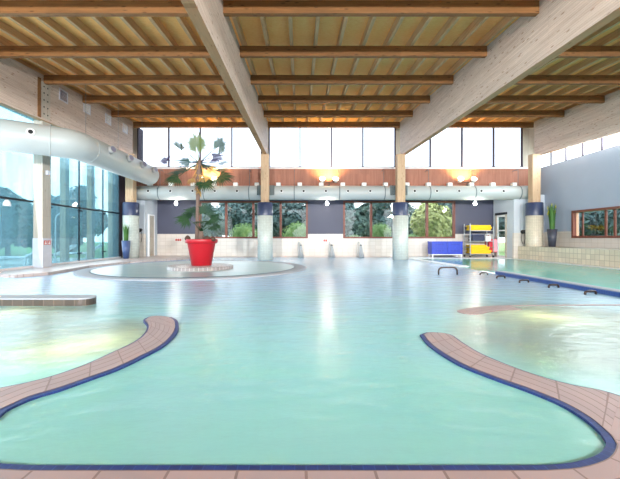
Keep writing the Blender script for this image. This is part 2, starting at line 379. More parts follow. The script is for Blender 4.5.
def remember(root):
    for o in C.objects:
        if o.parent is not None: KIDS.setdefault(o.parent.name, [])
    KIDS.clear()
    for o in C.objects:
        if o.parent is not None: KIDS.setdefault(o.parent.name, []).append(o)
def struct(o, label, cat, group=None): return tag(o, label, cat, group, 'structure')
def fl(x, y, z=0.0):   # floor point seen at pixel (x, y): used only to survey the plan from the photograph
    s = (y - 238.0) / (1.0 - z); return ((x - 300.0) / s, FPX / s)

def smooth_path(pts, step=0.06, closed=False):
    """Catmull-Rom resample of a 2D polyline"""
    P = [Vector((p[0], p[1])) for p in pts]; out = []
    n = len(P)
    for i in range(n - 1):
        p0 = P[i - 1] if i > 0 else P[0] * 2 - P[1]; p1 = P[i]; p2 = P[i + 1]; p3 = P[i + 2] if i + 2 < n else P[-1] * 2 - P[-2]
        k = max(1, int((p2 - p1).length / step))
        for j in range(k):
            t = j / k
            out.append(0.5 * ((2 * p1) + (-p0 + p2) * t + (2 * p0 - 5 * p1 + 4 * p2 - p3) * t * t + (-p0 + 3 * p1 - 3 * p2 + p3) * t ** 3))
    out.append(P[-1]); return [(p.x, p.y) for p in out]
def resample(pts, n):
    L = [0.0]
    for a, b in zip(pts, pts[1:]): L.append(L[-1] + math.dist(a, b))
    out = []; i = 0
    for k in range(n):
        t = L[-1] * k / (n - 1)
        while i < len(L) - 2 and L[i + 1] < t: i += 1
        f = 0 if L[i + 1] == L[i] else (t - L[i]) / (L[i + 1] - L[i])
        out.append((pts[i][0] + (pts[i + 1][0] - pts[i][0]) * f, pts[i][1] + (pts[i + 1][1] - pts[i][1]) * f))
    return out
def offset_path(pts, d):
    out = []
    for i, p in enumerate(pts):
        a = Vector(pts[max(0, i - 1)]); b = Vector(pts[min(len(pts) - 1, i + 1)]); t = (b - a).normalized()
        out.append((p[0] - t.y * d, p[1] + t.x * d))
    return out
def ribbon(mb, inner, outer, z, zb, v0=0.0):
    """tiled strip between two outlines, with side faces down to zb; uv = (arc length, width)"""
    n = len(inner); u = 0.0; k = len(mb.v)
    for a, b in zip(inner, outer): mb.add((a[0], a[1], z), (b[0], b[1], z), (a[0], a[1], zb), (b[0], b[1], zb))
    for i in range(n - 1):
        du = 0.5 * (math.dist(inner[i], inner[i + 1]) + math.dist(outer[i], outer[i + 1])); w0 = math.dist(inner[i], outer[i]); w1 = math.dist(inner[i + 1], outer[i + 1])
        a = k + 4 * i; b = a + 4
        q = (a, b, b + 1, a + 1); uv = [(u, v0), (u + du, v0), (u + du, v0 + w1), (u, v0 + w0)]
        p = [Vector(mb.v[j]) for j in q]
        if (p[1] - p[0]).cross(p[3] - p[0]).z < 0: q = q[::-1]; uv = uv[::-1]
        mb.face(q, uv)
        mb.face((a, a + 2, b + 2, b), [(u, 0), (u, z - zb), (u + du, z - zb), (u + du, 0)]); mb.face((a + 1, b + 1, b + 3, a + 3), [(u, 0), (u + du, 0), (u + du, z - zb), (u, z - zb)])
        u += du
    mb.face((k, k + 1, k + 3, k + 2)); e = k + 4 * (n - 1); mb.face((e, e + 2, e + 3, e + 1))
    return mb

# roof geometry: purlin undersides, beam undersides
zp = lambda y: 4.962 + 0.0829 * y
zs = lambda y: 4.289 + 0.04 * y
PH = 0.27
ztop = lambda y: zp(y) + PH            # beam and purlin tops
zboard = lambda y: ztop(y) + 0.20      # underside of ceiling boards
Y0, Y1 = -6.0, 17.75
XL, XR = -8.6, 12.0

# ================================================================== SETTING: roof
o = MB().slope(-9.3, 12.8, Y0 - 0.3, 18.4, zboard, lambda y: zboard(y) + 0.15).build('ceiling', 'osb')
struct(o, 'sloping strand board ceiling above the timber rafters', 'ceiling')
xb = [-8.2, -1.66, 4.95, 11.45]
desc = ['pale timber beam along the glazed left side, with square grilles in it', 'whitewashed timber roof beam between the left and middle roof bays', 'whitewashed timber roof beam between the middle and right roof bays', 'pale timber beam along the blue right wall above the narrow high panes']
for i, x in enumerate(xb):
    w = 0.10
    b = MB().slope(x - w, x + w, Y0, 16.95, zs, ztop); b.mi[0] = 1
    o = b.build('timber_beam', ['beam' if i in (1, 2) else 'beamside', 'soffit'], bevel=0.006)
    struct(o, desc[i], 'roof beam')
pys = [17.05 - 1.98 * k for k in range(12)]
ordn = ['purlin over the tall back windows, last before the wall', 'second purlin from the back windows', 'third purlin from the back windows', 'fourth purlin from the back windows', 'fifth purlin from the back windows', 'sixth purlin from the back windows, nearest one in view']
bays = [(-8.1, -1.76), (-1.56, 4.85), (5.05, 11.35)]
bn = ['left roof bay', 'middle roof bay', 'right roof bay']
for k, y in enumerate(pys):
    for b, (x0, x1) in enumerate(bays):
        p = MB().hexa([(x0, y - 0.06, zp(y)), (x1, y - 0.06, zp(y)), (x1, y + 0.06, zp(y)), (x0, y + 0.06, zp(y)), (x0, y - 0.06, ztop(y - .06)), (x1, y - 0.06, ztop(y - .06)), (x1, y + 0.06, ztop(y + .06)), (x0, y + 0.06, ztop(y + .06))]).build('timber_purlin', 'purlin', bevel=0.006)
        if k < 6: struct(p, 'brown %s, in %s' % (ordn[k], bn[b]), 'purlin')
        else: struct(p, 'brown timber purlin overhead before the camera, out of view', 'purlin', 'purlins out of view')
for k in range(-13, 20):
    x = -0.22 + 0.622 * k
    r = MB().slope(x - 0.042, x + 0.042, Y0, 18.2, ztop, zboard).build('timber_rafter', 'rafter')
    struct(r, 'slim timber rafter running under the strand boards towards the back windows', 'rafter', 'rafters under the ceiling boards')
# ================================================================== SETTING: back wall
YB = 19.0
A0, A1 = -5.49, 0.43; B0, B1 = 2.34, 8.42
SZ, TZ = 0.98, 3.0
wb = MB(); wb.cur = 0
wb.box(-7.75, A0, YB, YB + .2, 0, 1.22); wb.box(A0, A1, YB, YB + .2, 0, SZ); wb.box(A1, B0, YB, YB + .2, 0, 1.22); wb.box(B0, B1, YB, YB + .2, 0, SZ); wb.box(B1, 10.7, YB, YB + .2, 0, 1.22)
wb.cur = 1
wb.box(-7.75, A0, YB, YB + .2, 1.22, 3.3); wb.box(A1, B0, YB, YB + .2, 1.22, 3.3); wb.box(B1, 10.7, YB, YB + .2, 1.22, 3.3); wb.box(A0, A1, YB, YB + .2, TZ, 3.3); wb.box(B0, B1, YB, YB + .2, TZ, 3.3)
struct(wb.build('wall_back', ['dado', 'slate']), 'back wall of cream tiles with dark slate blue panels', 'wall')
wu = MB().box(XL - .2, XR + .2, Y1, Y1 + .16, 3.1, 4.5).build('wall_back_upper', 'band')
struct(wu, 'red brown vertical boarding behind the long air duct', 'wall')
struct(MB().box(XL - .2, XR + .2, Y1, YB + .2, 3.12, 3.3).build('ceiling_recess', 'greywall'), 'pale soffit of the window recess under the duct', 'ceiling')
struct(MB().box(XL - .2, XR + .2, Y1 - .06, Y1 + .16, 4.5, 4.58).build('trim_1', 'pale_trim'), 'pale sill strip under the tall back windows', 'trim')
# tall windows of the back wall, one per bay
def tall_window(n, x0, x1, mull, label):
    w = empty('window_%d' % n, ((x0 + x1) / 2, Y1 + .05, 4.58), label, 'window', None, 'structure'); cx = (x0 + x1) / 2
    f = MB(); zt = zboard(Y1) - 4.58
    f.box(x0 - cx, x0 - cx + .07, -.05, .05, 0, zt); f.box(x1 - cx - .07, x1 - cx, -.05, .05, 0, zt); f.box(x0 - cx, x1 - cx, -.05, .05, 0, .05)
    for m in mull: f.box(m - cx - .03, m - cx + .03, -.06, .05, 0, zt)
    f.build('window_frame', 'mullion', w)
    MB().box(x0 - cx + .02, x1 - cx - .02, -.008, .008, .03, zt).build('pane', 'skyglass', w)
s_ = FPX / Y1
px = lambda p: (p - 300.0) / s_
tall_window(1, px(137), px(262), [px(168.5), px(200), px(231.7)], 'tall back window of four panes in the left bay, behind the palm crown')
tall_window(2, px(268.5), px(396), [px(300), px(331.5), px(363)], 'tall back window of four panes in the middle bay')
tall_window(3, px(402.5), px(523), [px(430.5), px(462.3), px(494)], 'tall back window of four panes in the right bay')
# fill between the tall windows
for a, b in ((XL - .2, px(137)), (px(262), px(268.5)), (px(396), px(402.5)), (px(523), XR + .2)):
    struct(MB().box(a, b, Y1, Y1 + .12, 4.58, zboard(Y1) + .02).build('wall_back_pier', 'greypost'), 'pale timber pier between the tall back windows', 'wall', 'piers between the tall windows')
# low windows of the back wall
def low_window(n, x0, x1, label):
    w = empty('window_%d' % n, ((x0 + x1) / 2, YB + .08, SZ), label, 'window', None, 'structure'); h = (x1 - x0) / 2; zt = TZ - SZ
    f = MB(); d0, d1 = -.12, .06
    f.box(-h, h, d0, d1, 0, .09); f.box(-h, h, d0, d1, zt - .09, zt); f.box(-h, -h + .11, d0, d1, .09, zt - .09); f.box(h - .11, h, d0, d1, .09, zt - .09)
    for k in (1, 2, 3):
        x = -h + (x1 - x0) * k / 4; f.box(x - .06, x + .06, d0, d1, .09, zt - .09)
    f.build('window_frame', 'frame', w, bevel=.01)
    MB().box(-h + .05, h - .05, -.01, .01, .04, zt - .04).build('pane', 'plateglass', w)
low_window(4, A0, A1, 'low mahogany framed window behind the potted palm')
low_window(5, B0, B1, 'low mahogany framed window to the right of the slate panel')
# corner alcoves
struct(MB().box(-7.9, -7.75, 17.6, YB + .2, 0, 3.12).build('wall_left_alcove', 'greywall'), 'pale side wall of the left back alcove', 'wall')
wf = MB(); wf.box(-8.8, -7.75, 17.5, 17.62, 0, 1.22); wf.cur = 1; wf.box(-8.8, -7.75, 17.5, 17.62, 1.22, 3.12)
struct(wf.build('wall_left_corner', ['dado', 'greywall']), 'narrow grey and cream wall between left column and the alcove', 'wall')
struct(MB().box(-8.9, -8.6, 16.62, 19.2, 0, 6.9).build('wall_left_end', 'mullion'), 'dark corner strip at the end of the glazed left side', 'wall')
sa = MB(); sa.box(10.5, 10.62, 18.72, YB + .2, 0, 3.12); sa.box(10.5, 10.62, 17.3, 17.75, 0, 3.12); sa.box(10.5, 10.62, 17.75, 18.72, 2.3, 3.12)
struct(sa.build('wall_right_alcove', 'greywall'), 'pale side wall of the right back alcove, around the glass door', 'wall')
wf = MB(); wf.box(10.5, 12.2, 17.18, 17.3, 0, 1.25); wf.cur = 1; wf.box(10.5, 12.2, 17.18, 17.3, 1.25, 3.12)
struct(wf.build('wall_right_corner', ['dado', 'greywall']), 'grey and cream wall between the glass door and the right column', 'wall')
d = empty('door_1', (10.5, 18.23, 0), 'glass door with dark head in the right back alcove', 'door', None, 'structure')
f = MB(); f.box(-.05, .08, -.48, -.40, 0, 2.3); f.box(-.05, .08, .40, .48, 0, 2.3)
f.build('door_frame', 'greypost', d)
MB().box(-.07, .1, -.5, .5, 2.2, 2.32).build('door_head', 'darksteel', d)
f = MB(); f.box(-.02, .04, -.4, -.33, 0, 2.2); f.box(-.02, .04, .33, .4, 0, 2.2); f.box(-.02, .04, -.33, .33, 0, .09); f.box(-.02, .04, -.33, .33, 2.1, 2.2); f.box(-.02, .04, -.33, .33, 1.36, 1.42)
f.build('door_leaf', 'white', d); MB().box(.005, .015, -.34, .34, .08, 2.12).build('door_pane', 'plateglass', d)
MB().tube([(-.02, .28, .95), (-.08, .28, .95), (-.08, .28, 1.25), (-.02, .28, 1.25)], .012).build('door_handle', 'steel', d)
d = empty('door_2', (-7.74, 18.15, 0), 'narrow timber door in the left back alcove', 'door', None, 'structure')
MB().box(0, .05, -.28, .28, 0, 2.15).build('door_leaf', 'greypost', d); f = MB(); f.box(-.01, .07, -.34, -.28, 0, 2.22); f.box(-.01, .07, .28, .34, 0, 2.22); f.box(-.01, .07, -.28, .28, 2.15, 2.22)
f.build('door_frame', 'white', d); MB().tube([(.05, -.2, 1.0), (.09, -.2, 1.0), (.09, -.09, 1.0)], .01).build('door_handle', 'steel', d)
# ================================================================== SETTING: right wall
RW0, RW1 = 11.1, 15.42      # window opening along y
wr = MB(); wr.cur = 0
wr.box(XR, XR + .3, Y0, RW0, 0, 1.3); wr.box(XR, XR + .3, RW0, RW1, 0, 1.0); wr.box(XR, XR + .3, RW1, 17.3, 0, 1.3)
wr.cur = 1
wr.box(XR, XR + .3, Y0, RW0, 1.3, 4.48); wr.box(XR, XR + .3, RW1, Y1, 1.3, 4.48); wr.box(XR, XR + .3, RW0, RW1, 2.2, 4.48)
struct(wr.build('wall_right', ['dado', 'bluewall']), 'blue grey right wall with a cream tiled foot', 'wall')
w = empty('window_6', (XR, (RW0 + RW1) / 2, 1.0), 'low mahogany window in the blue right wall', 'window', None, 'structure'); h = (RW1 - RW0) / 2
f = MB(); f.box(-.05, .26, -h, h, 0, .09); f.box(-.05, .26, -h, h, 1.11, 1.2); f.box(-.05, .1, h - .1, h, .09, 1.11); f.box(-.05, .26, -h, -h + .1, .09, 1.11)
for yy in (13.95, 13.55): f.box(.17, .23, yy - (RW0 + RW1) / 2 - .04, yy - (RW0 + RW1) / 2 + .04, .09, 1.11)
f.box(.2, .26, h - .32, h - .26, .09, 1.11)
f.build('window_frame', 'frame', w, bevel=.008); MB().box(.1, .26, h - .03, h - .005, .09, 1.11).build('window_jamb', 'jamb', w)
MB().box(.2, .22, -h + .05, h - .05, .05, 1.15).build('pane', 'plateglass', w)
w = empty('window_7', (XR + .1, 5.9, 4.48), 'narrow strip of high panes between blue wall and the right beam', 'window', None, 'structure')
f = MB(); ys = [16.87 - .95 * k for k in range(24)]
for yy in ys: f.box(-.03, .03, yy - 5.9 - .025, yy - 5.9 + .025, 0, 1.0)
f.box(-.03, .03, -11.9, 11.85, 0, .04)
f.build('window_frame', 'mullion', w); MB().box(-.006, .006, -11.9, 11.85, .02, 1.0).build('pane', 'plateglass', w)
struct(MB().slope(XR - .05, XR + .2, Y0, Y1, lambda y: 5.45, lambda y: zboard(y) + .02).build('wall_right_upper', 'beamside'), 'timber infill between the high panes and the right eaves', 'wall')
o = MB().box(10.7, XR, 4.0, 17.18, 0, .6).build('bench', 'bench', bevel=.01)
struct(o, 'long beige tiled bench at the foot of blue right wall', 'bench')
# ================================================================== SETTING: left glazed side
w = empty('window_8', (XL, 5.3, 0), 'tall fogged glass wall with dark cross rail along the left side', 'window', None, 'structure')
ymul = [16.55, 15.2, 13.56, 11.9, 8.5, 6.8, 5.1, 3.4, 1.7, 0, -1.7, -3.4, -5.1]
f = MB()
for yy in ymul[1:]: f.box(.02, .06, yy - 5.3 - .02, yy - 5.3 + .02, .12, 4.9)
f.box(.02, .10, -11.3, 11.3, 2.13, 2.19)
f.build('glazing_truss', 'darksteel', w)
f = MB()
for yy in ymul[1:]:
    for zz in (.42, 2.16, 2.05):
        f.tube([(.08, yy - 5.3 - .16, zz), (.08, yy - 5.3 + .16, zz)], .018, 6); f.tube([(.01, yy - 5.3, zz), (.14, yy - 5.3, zz)], .03, 8)
f.build('spider_fitting', 'darksteel', w)
MB().box(-.012, .012, -11.3, 11.3, .12, 4.9).build('pane', 'fogglass', w)
MB().box(-.1, .12, -11.3, 11.3, -.02, .12).build('window_sill', 'pale_trim', w)
struct(MB().slope(XL - .3, XL + .05, Y0, Y1, lambda y: 4.9, lambda y: zboard(y) + .02).build('wall_left', 'beamside'), 'timber boarding above the glazed left side', 'wall')
# rear side behind the camera: a glazed gable
wfr = MB()
for x in (-8.6, -5.2, -1.7, 1.7, 4.95, 8.3, 11.8): wfr.box(x - .1, x + .1, Y0 - .25, Y0 - .05, 0, 5.1)
wfr.box(XL - .2, XR + .3, Y0 - .25, Y0 - .05, 0, .3); wfr.box(XL - .2, XR + .3, Y0 - .25, Y0 - .05, 4.6, 5.3)
struct(wfr.build('wall_front', 'greypost'), 'glazed gable behind the camera, out of view', 'wall')
# columns
def column(x, y, tilemat, label, wz0=2.0):
    c = empty('column', (x, y, 0), label, 'column', None, 'structure')
    MB().lathe([(.36, -.3), (.36, 2.06)], 40, uvs=.36).build('tiled_shaft', tilemat, c)
    MB().lathe([(.365, 2.06), (.365, 2.64), (.34, 2.68), (.1, 2.68)], 40, uvs=.36, cap0=False).build('blue_band', 'navy', c)
    MB().box(-.19, .19, -.17, .17, 2.68, zs(y) + .02).build('timber_post', 'post', c, bevel=.01)
column(-8.05, 16.67, 'coltile', 'tiled column with blue band at the left end, behind the blue pot')
column(-1.66, 16.67, 'coltile', 'tiled column with blue band standing in water right of the palm')
column(4.78, 16.67, 'coltile', 'tiled column with blue band standing in water left of the blue crates')
column(11.16, 16.67, 'beigetile_uv', 'beige tiled column with blue band beside the tiled bench')
c = empty('column', (-8.35, 11.34, .06), 'square timber post with white foot before the left glass wall', 'column', None, 'structure')
MB().box(-.15, .15, -.19, .19, .93, zs(11.4) + .3).build('timber_post', 'greypost', c, bevel=.01)
MB().box(-.165, .165, -.205, .205, -.02, .93).build('post_foot', 'ventgrey', c, bevel=.01)
f = MB()
for sx_ in (0, 1):
    x0 = .02 + sx_ * .12 - .08 + .0
    f.box(.166, .171, -.15 + sx_ * .16, -.02 + sx_ * .16, .72, .86)
f.build('wall_sign', 'signred', c)
f = MB()
for sx_ in (0, 1):
    yc = -.085 + sx_ * .16
    f.box(.171, .174, yc - .035, yc + .035, .74, .78)
    f.box(.171, .174, yc - .015, yc + .015, .78, .84)
f.build('sign_mark', 'white', c)
MB().box(.15, .23, -.06, .06, 2.98, 3.12).build('cable_box', 'ventgrey', c)
# steel splice plate on the beam over the post
o = MB().box(0, .012, -.20, .20, -.62, .50).build('splice_plate', 'greypost'); o.location = (-8.098, 11.14, 5.42)
tag(o, 'bolted pale plate over the joint of the left beam, above the timber post', 'joint plate')
MB().box(0, .02, -.34, -.22, -.66, .56).build('joint_gap', 'purlin', o)
for yy in (-.09, .07):
    for zz in (-.5, -.28, -.06, .16, .36): MB().tube([(.010, yy, zz), (.026, yy, zz)], .022, 8).build('bolt', 'darksteel', o)
# square grilles in the left beam
for k, (y, zc, lab) in enumerate([(11.98, 5.86, 'dark square grille in the left beam, nearest to the timber post'), (13.3, 5.93, 'second square grille from the timber post in left beam'), (14.77, 6.0, 'third square grille from the timber post in left beam'), (16.2, 6.06, 'square grille in the left beam closest to the tall windows')]):
    g = empty('vent_grille', (-8.1, y, zc), lab, 'grille', None)
    f = MB(); f.box(0, .02, -.22, .22, -.2, -.16); f.box(0, .02, -.22, .22, .16, .2); f.box(0, .02, -.22, -.18, -.16, .16); f.box(0, .02, .18, .22, -.16, .16)
    f.build('grille_frame', 'ventgrey', g)
    f = MB()
    for j in range(7): f.box(.002, .014, -.18, .18, -.15 + j * .045, -.125 + j * .045)
    f.build('grille_slats', 'ventdark' if k == 0 else 'white', g)

# ================================================================== SETTING: pools and decks
WZ = -0.02
def outline(px_pts, z=0.0): return [fl(x, y, z) for x, y in px_pts]
# plan survey of the front lagoon, metres
R_in = outline([(423.5, 334.2), (433.7, 345.4), (460.8, 362.3), (494.7, 375.9), (528.6, 387.7), (562.4, 401.3), (589.5, 416.5), (609.9, 433.5), (616.6, 443.6), (613, 453.8), (603, 460.6), (579, 467.4), (545.5, 470)])
L_in = outline([(168.4, 316.9), (174.2, 320.7), (175, 327.9), (171.3, 335), (159.7, 345.3), (139.4, 356), (116, 367), (87, 377.3), (58, 387.4), (29, 396), (0, 409)])
L_bend = [(-1.72, 1.93), (-1.735, 1.78), (-1.68, 1.66), (-1.56, 1.575), (-1.36, 1.525), (-1.2, 1.510)]
inner = smooth_path(L_in + L_bend, .05) + smooth_path([(-1.1, 1.508), (-.5, 1.508), (.2, 1.508), (.8, 1.508)], .1) + smooth_path(R_in[::-1], .05)
L_out = outline([(168.4, 316.9), (160, 315.8), (151, 316.3), (145, 319.8), (148.7, 325), (146.6, 332.3), (136.5, 341), (116, 351), (87, 364), (58, 374.4), (29, 382.2), (0, 388)])
R_out = outline([(423.5, 334.2), (428, 332.4), (433.7, 332.2), (449, 334.2), (460.8, 342), (477.7, 352.2), (504.9, 364), (538.7, 375.9), (572.6, 385), (599.7, 390), (620, 396)])
# coping ribbons of both arms, joined along the front edge
def arm(name, ins, outs, n, label, z=0.0):
    a = resample(smooth_path(ins, .03), n); b = resample(smooth_path(outs, .03), n)
    o = ribbon(MB(), a, b, z, -1.0).build(name, 'coping'); return o
Lb = smooth_path(L_in + L_bend, .05)
i_l = L_in + [L_bend[0]]
la = arm('coping', L_in[2:], [L_out[3], L_out[4], L_out[5], L_out[6], L_out[7], L_out[8], L_out[9], L_out[10], L_out[11]], 70, '')
tipL = MB().prism(smooth_path(L_out[:4], .02) + smooth_path(L_in[:3][::-1], .02)[::1], -.35, 0.0)
# (tip polygon: from the crest round both corners)
tp = [L_in[0]] + smooth_path([L_in[0], L_in[1], L_in[2]], .02)[1:] + smooth_path(L_out[:4], .02)[::-1]
o2 = MB().prism(tp[:-1] if tp[0] == tp[-1] else tp, -.35, 0.0).build('coping_tip', 'coping', la)
struct(la, 'curved tiled coping arm left of the front basin', 'coping')
ra = arm('coping', R_in[:8], R_out[2:], 70, '')
tp = [R_in[0], R_in[1]] + smooth_path([R_out[2], R_out[1], R_out[0]], .02)[:-1]
tp = [R_in[0]] + [R_in[0]] + smooth_path(R_out[:3], .02)[1:]
MB().prism([R_in[0], R_in[1], R_out[3], R_out[2], R_out[1]], -.35, -.001).build('coping_tip', 'coping', ra)
struct(ra, 'curved tiled coping arm right of the front basin', 'coping')
# front coping course: from the left bend round to the right bend
fr_in = smooth_path([L_in[-1]] + L_bend, .04) + [(-1.1, 1.508), (-.5, 1.508), (.2, 1.508), (.8, 1.508)] + smooth_path(R_in[7:][::-1], .04)
fr_out = offset_path(fr_in, -.30)
o = ribbon(MB(), fr_in, fr_out, 0.0, -.35).build('coping', 'coping')
struct(o, 'straight front coping with tile joints at the bottom edge', 'coping')
# deck behind the coping on the camera side
dk = MB().prism([(-9, -6), (12, -6), (12, 1.75), (4, 1.8), (2.6, 1.98), R_out[-1], R_in[7], fr_out[-1]] + fr_out[::-1][1:-1] + [fr_out[0], L_in[-1], L_out[-1], (-3, 2.15), (-5, 2.0), (-9, 1.9)], -.4, -.002)
struct(dk.build('floor', tile('front_deck_tile', (150, 138, 140), (116, 102, 102), .295, .295, .006, 'floor', .5, .05)), 'beige tiled pool deck before the front basin', 'floor')
# cobalt mosaic edge all round the front lagoon and along the bay sides of both arms
n_in = offset_path(inner, .038)
o = ribbon(MB(), inner, n_in, -.003, -1.0).build('trim_2', 'nosing')
struct(o, 'cobalt blue mosaic strip edging the front basin', 'pool edge')
for pts, lab in ((smooth_path(L_out, .04), 'thin cobalt edge on the bay side of the left coping arm'), (smooth_path(R_out, .04), 'thin cobalt edge on the bay side of the right coping arm')):
    q = offset_path(pts, -.02 if 'left' in lab else .02)
    struct(ribbon(MB(), pts, q, -.004, -.3).build('trim_3', 'nosing'), lab, 'pool edge')
# raised tiled wall on the left, rounded end
def stadium(x0, x1, y0, y1, n=10):
    r = (y1 - y0) / 2; pts = [(x0, y0), (x1 - r, y0)]
    for k in range(1, n): a = -PI / 2 + PI * k / n; pts.append((x1 - r + r * math.cos(a), (y0 + y1) / 2 + r * math.sin(a)))
    return pts + [(x1 - r, y1), (x0, y1)]
pts = stadium(-8.5, -3.17, 5.25, 5.57)
wl_ = MB(); n = len(pts); u = 0
k = wl_.add(*[(x, y, -.6) for x, y in pts]); t_ = wl_.add(*[(x, y, .075) for x, y in pts])
for i in range(n - 1):
    dd = math.dist(pts[i], pts[i + 1]); wl_.face((k + i, k + i + 1, t_ + i + 1, t_ + i), [(u, -.6 + .11), (u + dd, -.6 + .11), (u + dd, .075 + .11), (u, .075 + .11)]); u += dd
lw = wl_.build('pool_wall', 'wallend')
MB().prism(stadium(-8.5, -3.165, 5.245, 5.575), .075, .095).build('wall_cap', 'ring', lw)
struct(lw, 'low brown tiled wall with rounded end rising from the water at left', 'pool wall')
# drowned coping on the right
cc = smooth_path([(2.2, 4.72), (2.5, 4.95), (3.0, 5.1), (4.0, 5.16), (5.5, 5.18)], .06)
cc = smooth_path([(2.32, 4.80), (2.6, 4.97), (3.0, 5.1), (4.0, 5.16), (5.5, 5.18)], .06)
a = offset_path(cc, .15); b = offset_path(cc, -.15); c0 = Vector(cc[0]); t0 = (Vector(cc[1]) - c0).normalized(); n0 = Vector((-t0.y, t0.x))
arc = [tuple(c0 + n0 * .15 * math.cos(q * PI / 10) - t0 * .15 * math.sin(q * PI / 10)) for q in range(1, 10)]
m_ = next(q for q, p in enumerate(cc) if p[0] > 3.15)
o = ribbon(MB(), a[:m_], b[:m_], -.012, -.4).build('coping', 'coping'); MB().prism([a[0]] + arc + [b[0]], -.4, -.012).build('coping_tip', 'coping', o)
ribbon(MB(), a[m_ - 1:], offset_path(cc, .115)[m_ - 1:], -.010, -.4).build('coping_lip', 'coping', o)
struct(o, 'half drowned tiled coping before the right bay light', 'coping')
# left and back decks
dl = MB().prism([(-8.6, 9.9), (-8.1, 9.2), (-7.3, 8.95), (-6.9, 9.6), (-7.2, 11.9), (-6.9, 14.2), (-5.6, 16.4), (-5.0, 17.4), (-5.0, 18.9), (-7.75, 19.0), (-7.75, 17.5), (-8.6, 17.5)], -.6, .06)
struct(dl.build('floor_left', 'deck'), 'pale tiled deck strip along the left glass wall', 'deck')
struct(MB().box(-5.0, 4.9, 18.55, 19.0, -.6, .0).build('floor_back', 'deck'), 'narrow tiled ledge at the foot of the back wall', 'deck')
struct(MB().prism([(4.9, 17.2), (10.2, 16.9), (10.2, 2.0), (10.7, 2.0), (10.7, 17.18), (10.5, 17.18), (10.5, 19.0), (4.9, 19.0)], -.6, .0).build('floor_right', 'whitedeck'), 'white tiled deck round the swimming lane, at right and back', 'deck')
# round pond ring with plinth
rg = MB().lathe([(3.62, -.5), (3.62, .0), (3.58, .012), (3.25, .012), (3.18, .0), (3.18, -.5)], 96, (-3.4, 11.9, 0), cap0=False, cap1=False)
struct(rg.build('pond_ring', 'ring'), 'pale round ring of the small pool around the palm', 'pool edge')
struct(MB().lathe([(3.2, .018), (.9, .018)], 64, (-3.4, 11.9, 0), cap0=False, cap1=False).build('water_pond', 'pond'), 'pale blue water inside the round pool ring', 'water')
pl = MB().lathe([(1.03, -.5), (1.03, .105), (1.0, .12), (.001, .12)], 64, (-3.2, 11.3, 0), uvs=1.03)
struct(pl.build('plinth', 'plinth'), 'round grey tiled plinth under the red pot', 'plinth')
# lane divider
dv = MB(); dv.box(5.5, 5.72, 1.9, 9.86, -.6, .06); o = dv.build('pool_wall', 'nosing2' if 'nosing2' in M else tile('divider_mosaic', (38, 70, 136), (64, 96, 156), .05, .05, .004, 'wall', .3, .15))
MB().box(5.52, 5.74, 1.9, 9.84, .06, .075).build('wall_cap', 'ring', o)
struct(o, 'blue mosaic divider wall between main pool and swimming lane', 'pool wall')
struct(MB().prism([(5.2, 17.1), (5.45, 17.1), (5.95, 12.3), (5.75, 12.1), (5.55, 12.3)], -.6, .02).build('pool_rim', 'whitedeck'), 'white tiled rim running to the swimming lane from the crates', 'pool edge')
# basin floors and walls
bs = MB(); bs.box(-60.0, 13.0, -1.0, 19.2, -1.15, -1.0) if False else bs.box(-8.7, 12.2, 1.0, 19.1, -1.15, -1.0)
struct(bs.build('floor_basin', 'basin'), 'turquoise tiled basin floor under the milky water', 'pool floor')
struct(MB().prism([(-8.5, 1.95), (-3.0, 2.2)] + [(p[0] - .05, p[1] + .05) for p in L_out[::-1][:-3]] + [(-1.9, 4.2), (-2.7, 5.2), (-8.5, 5.3)], -.99, -.5).build('floor_left_bay', 'sand'), 'sand coloured shelf under the left bay', 'pool floor')
struct(MB().prism([(p[0] + .05, p[1] + .05) for p in R_out[3:]] + [(2.7, 2.1), (5.4, 1.9), (5.4, 5.2), (2.4, 4.9), (1.7, 3.9)], -.99, -.5).build('floor_right_bay', 'sand'), 'sand coloured shelf under the right bay', 'pool floor')
# water sheets
def wsheet(name, poly, z, mat, label):
    b = MB(); k = b.add(*[(x, y, z) for x, y in poly]); b.face(range(k, k + len(poly)))
    o = b.build(name, mat); struct(o, label, 'water'); return o
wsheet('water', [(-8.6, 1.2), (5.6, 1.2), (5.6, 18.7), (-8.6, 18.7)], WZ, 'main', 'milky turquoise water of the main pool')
wsheet('water_swim', [(5.6, 1.5), (10.3, 1.5), (10.3, 17.3), (5.6, 17.3)], WZ + .008, 'swim', 'clear teal water of the swimming lane at right')
# underwater lamps of the bays
def bay_light(x, y, label, power, rx, rz):
    t = empty('underwater_lamp', (x, y, -.5), label, 'lamp')
    MB().lathe([(.09, 0), (.09, .03), (.075, .045)], 20).build('lamp_ring', 'steel', t)
    l = bpy.data.lights.new('underwater_glow', 'POINT'); l.energy = power; l.color = (1.0, .68, .32); l.shadow_soft_size = .10
    lo = bpy.data.objects.new('underwater_glow', l); C.objects.link(lo); lo.parent = t; lo.location = (0, 0, .17)
bay_light(-1.95, 3.45, 'warm underwater lamp beside the tip of the left coping arm', 4, 0, 0)
bay_light(-2.15, 3.2, 'warm underwater lamp in the left bay, further from the coping tip', 5, 0, 0)
bay_light(-4.0, 4.85, 'warm underwater lamp before the low brown tiled wall', 5, 0, 0)
bay_light(3.2, 4.55, 'warm underwater lamp before the half drowned right coping', 8, 0, 0)

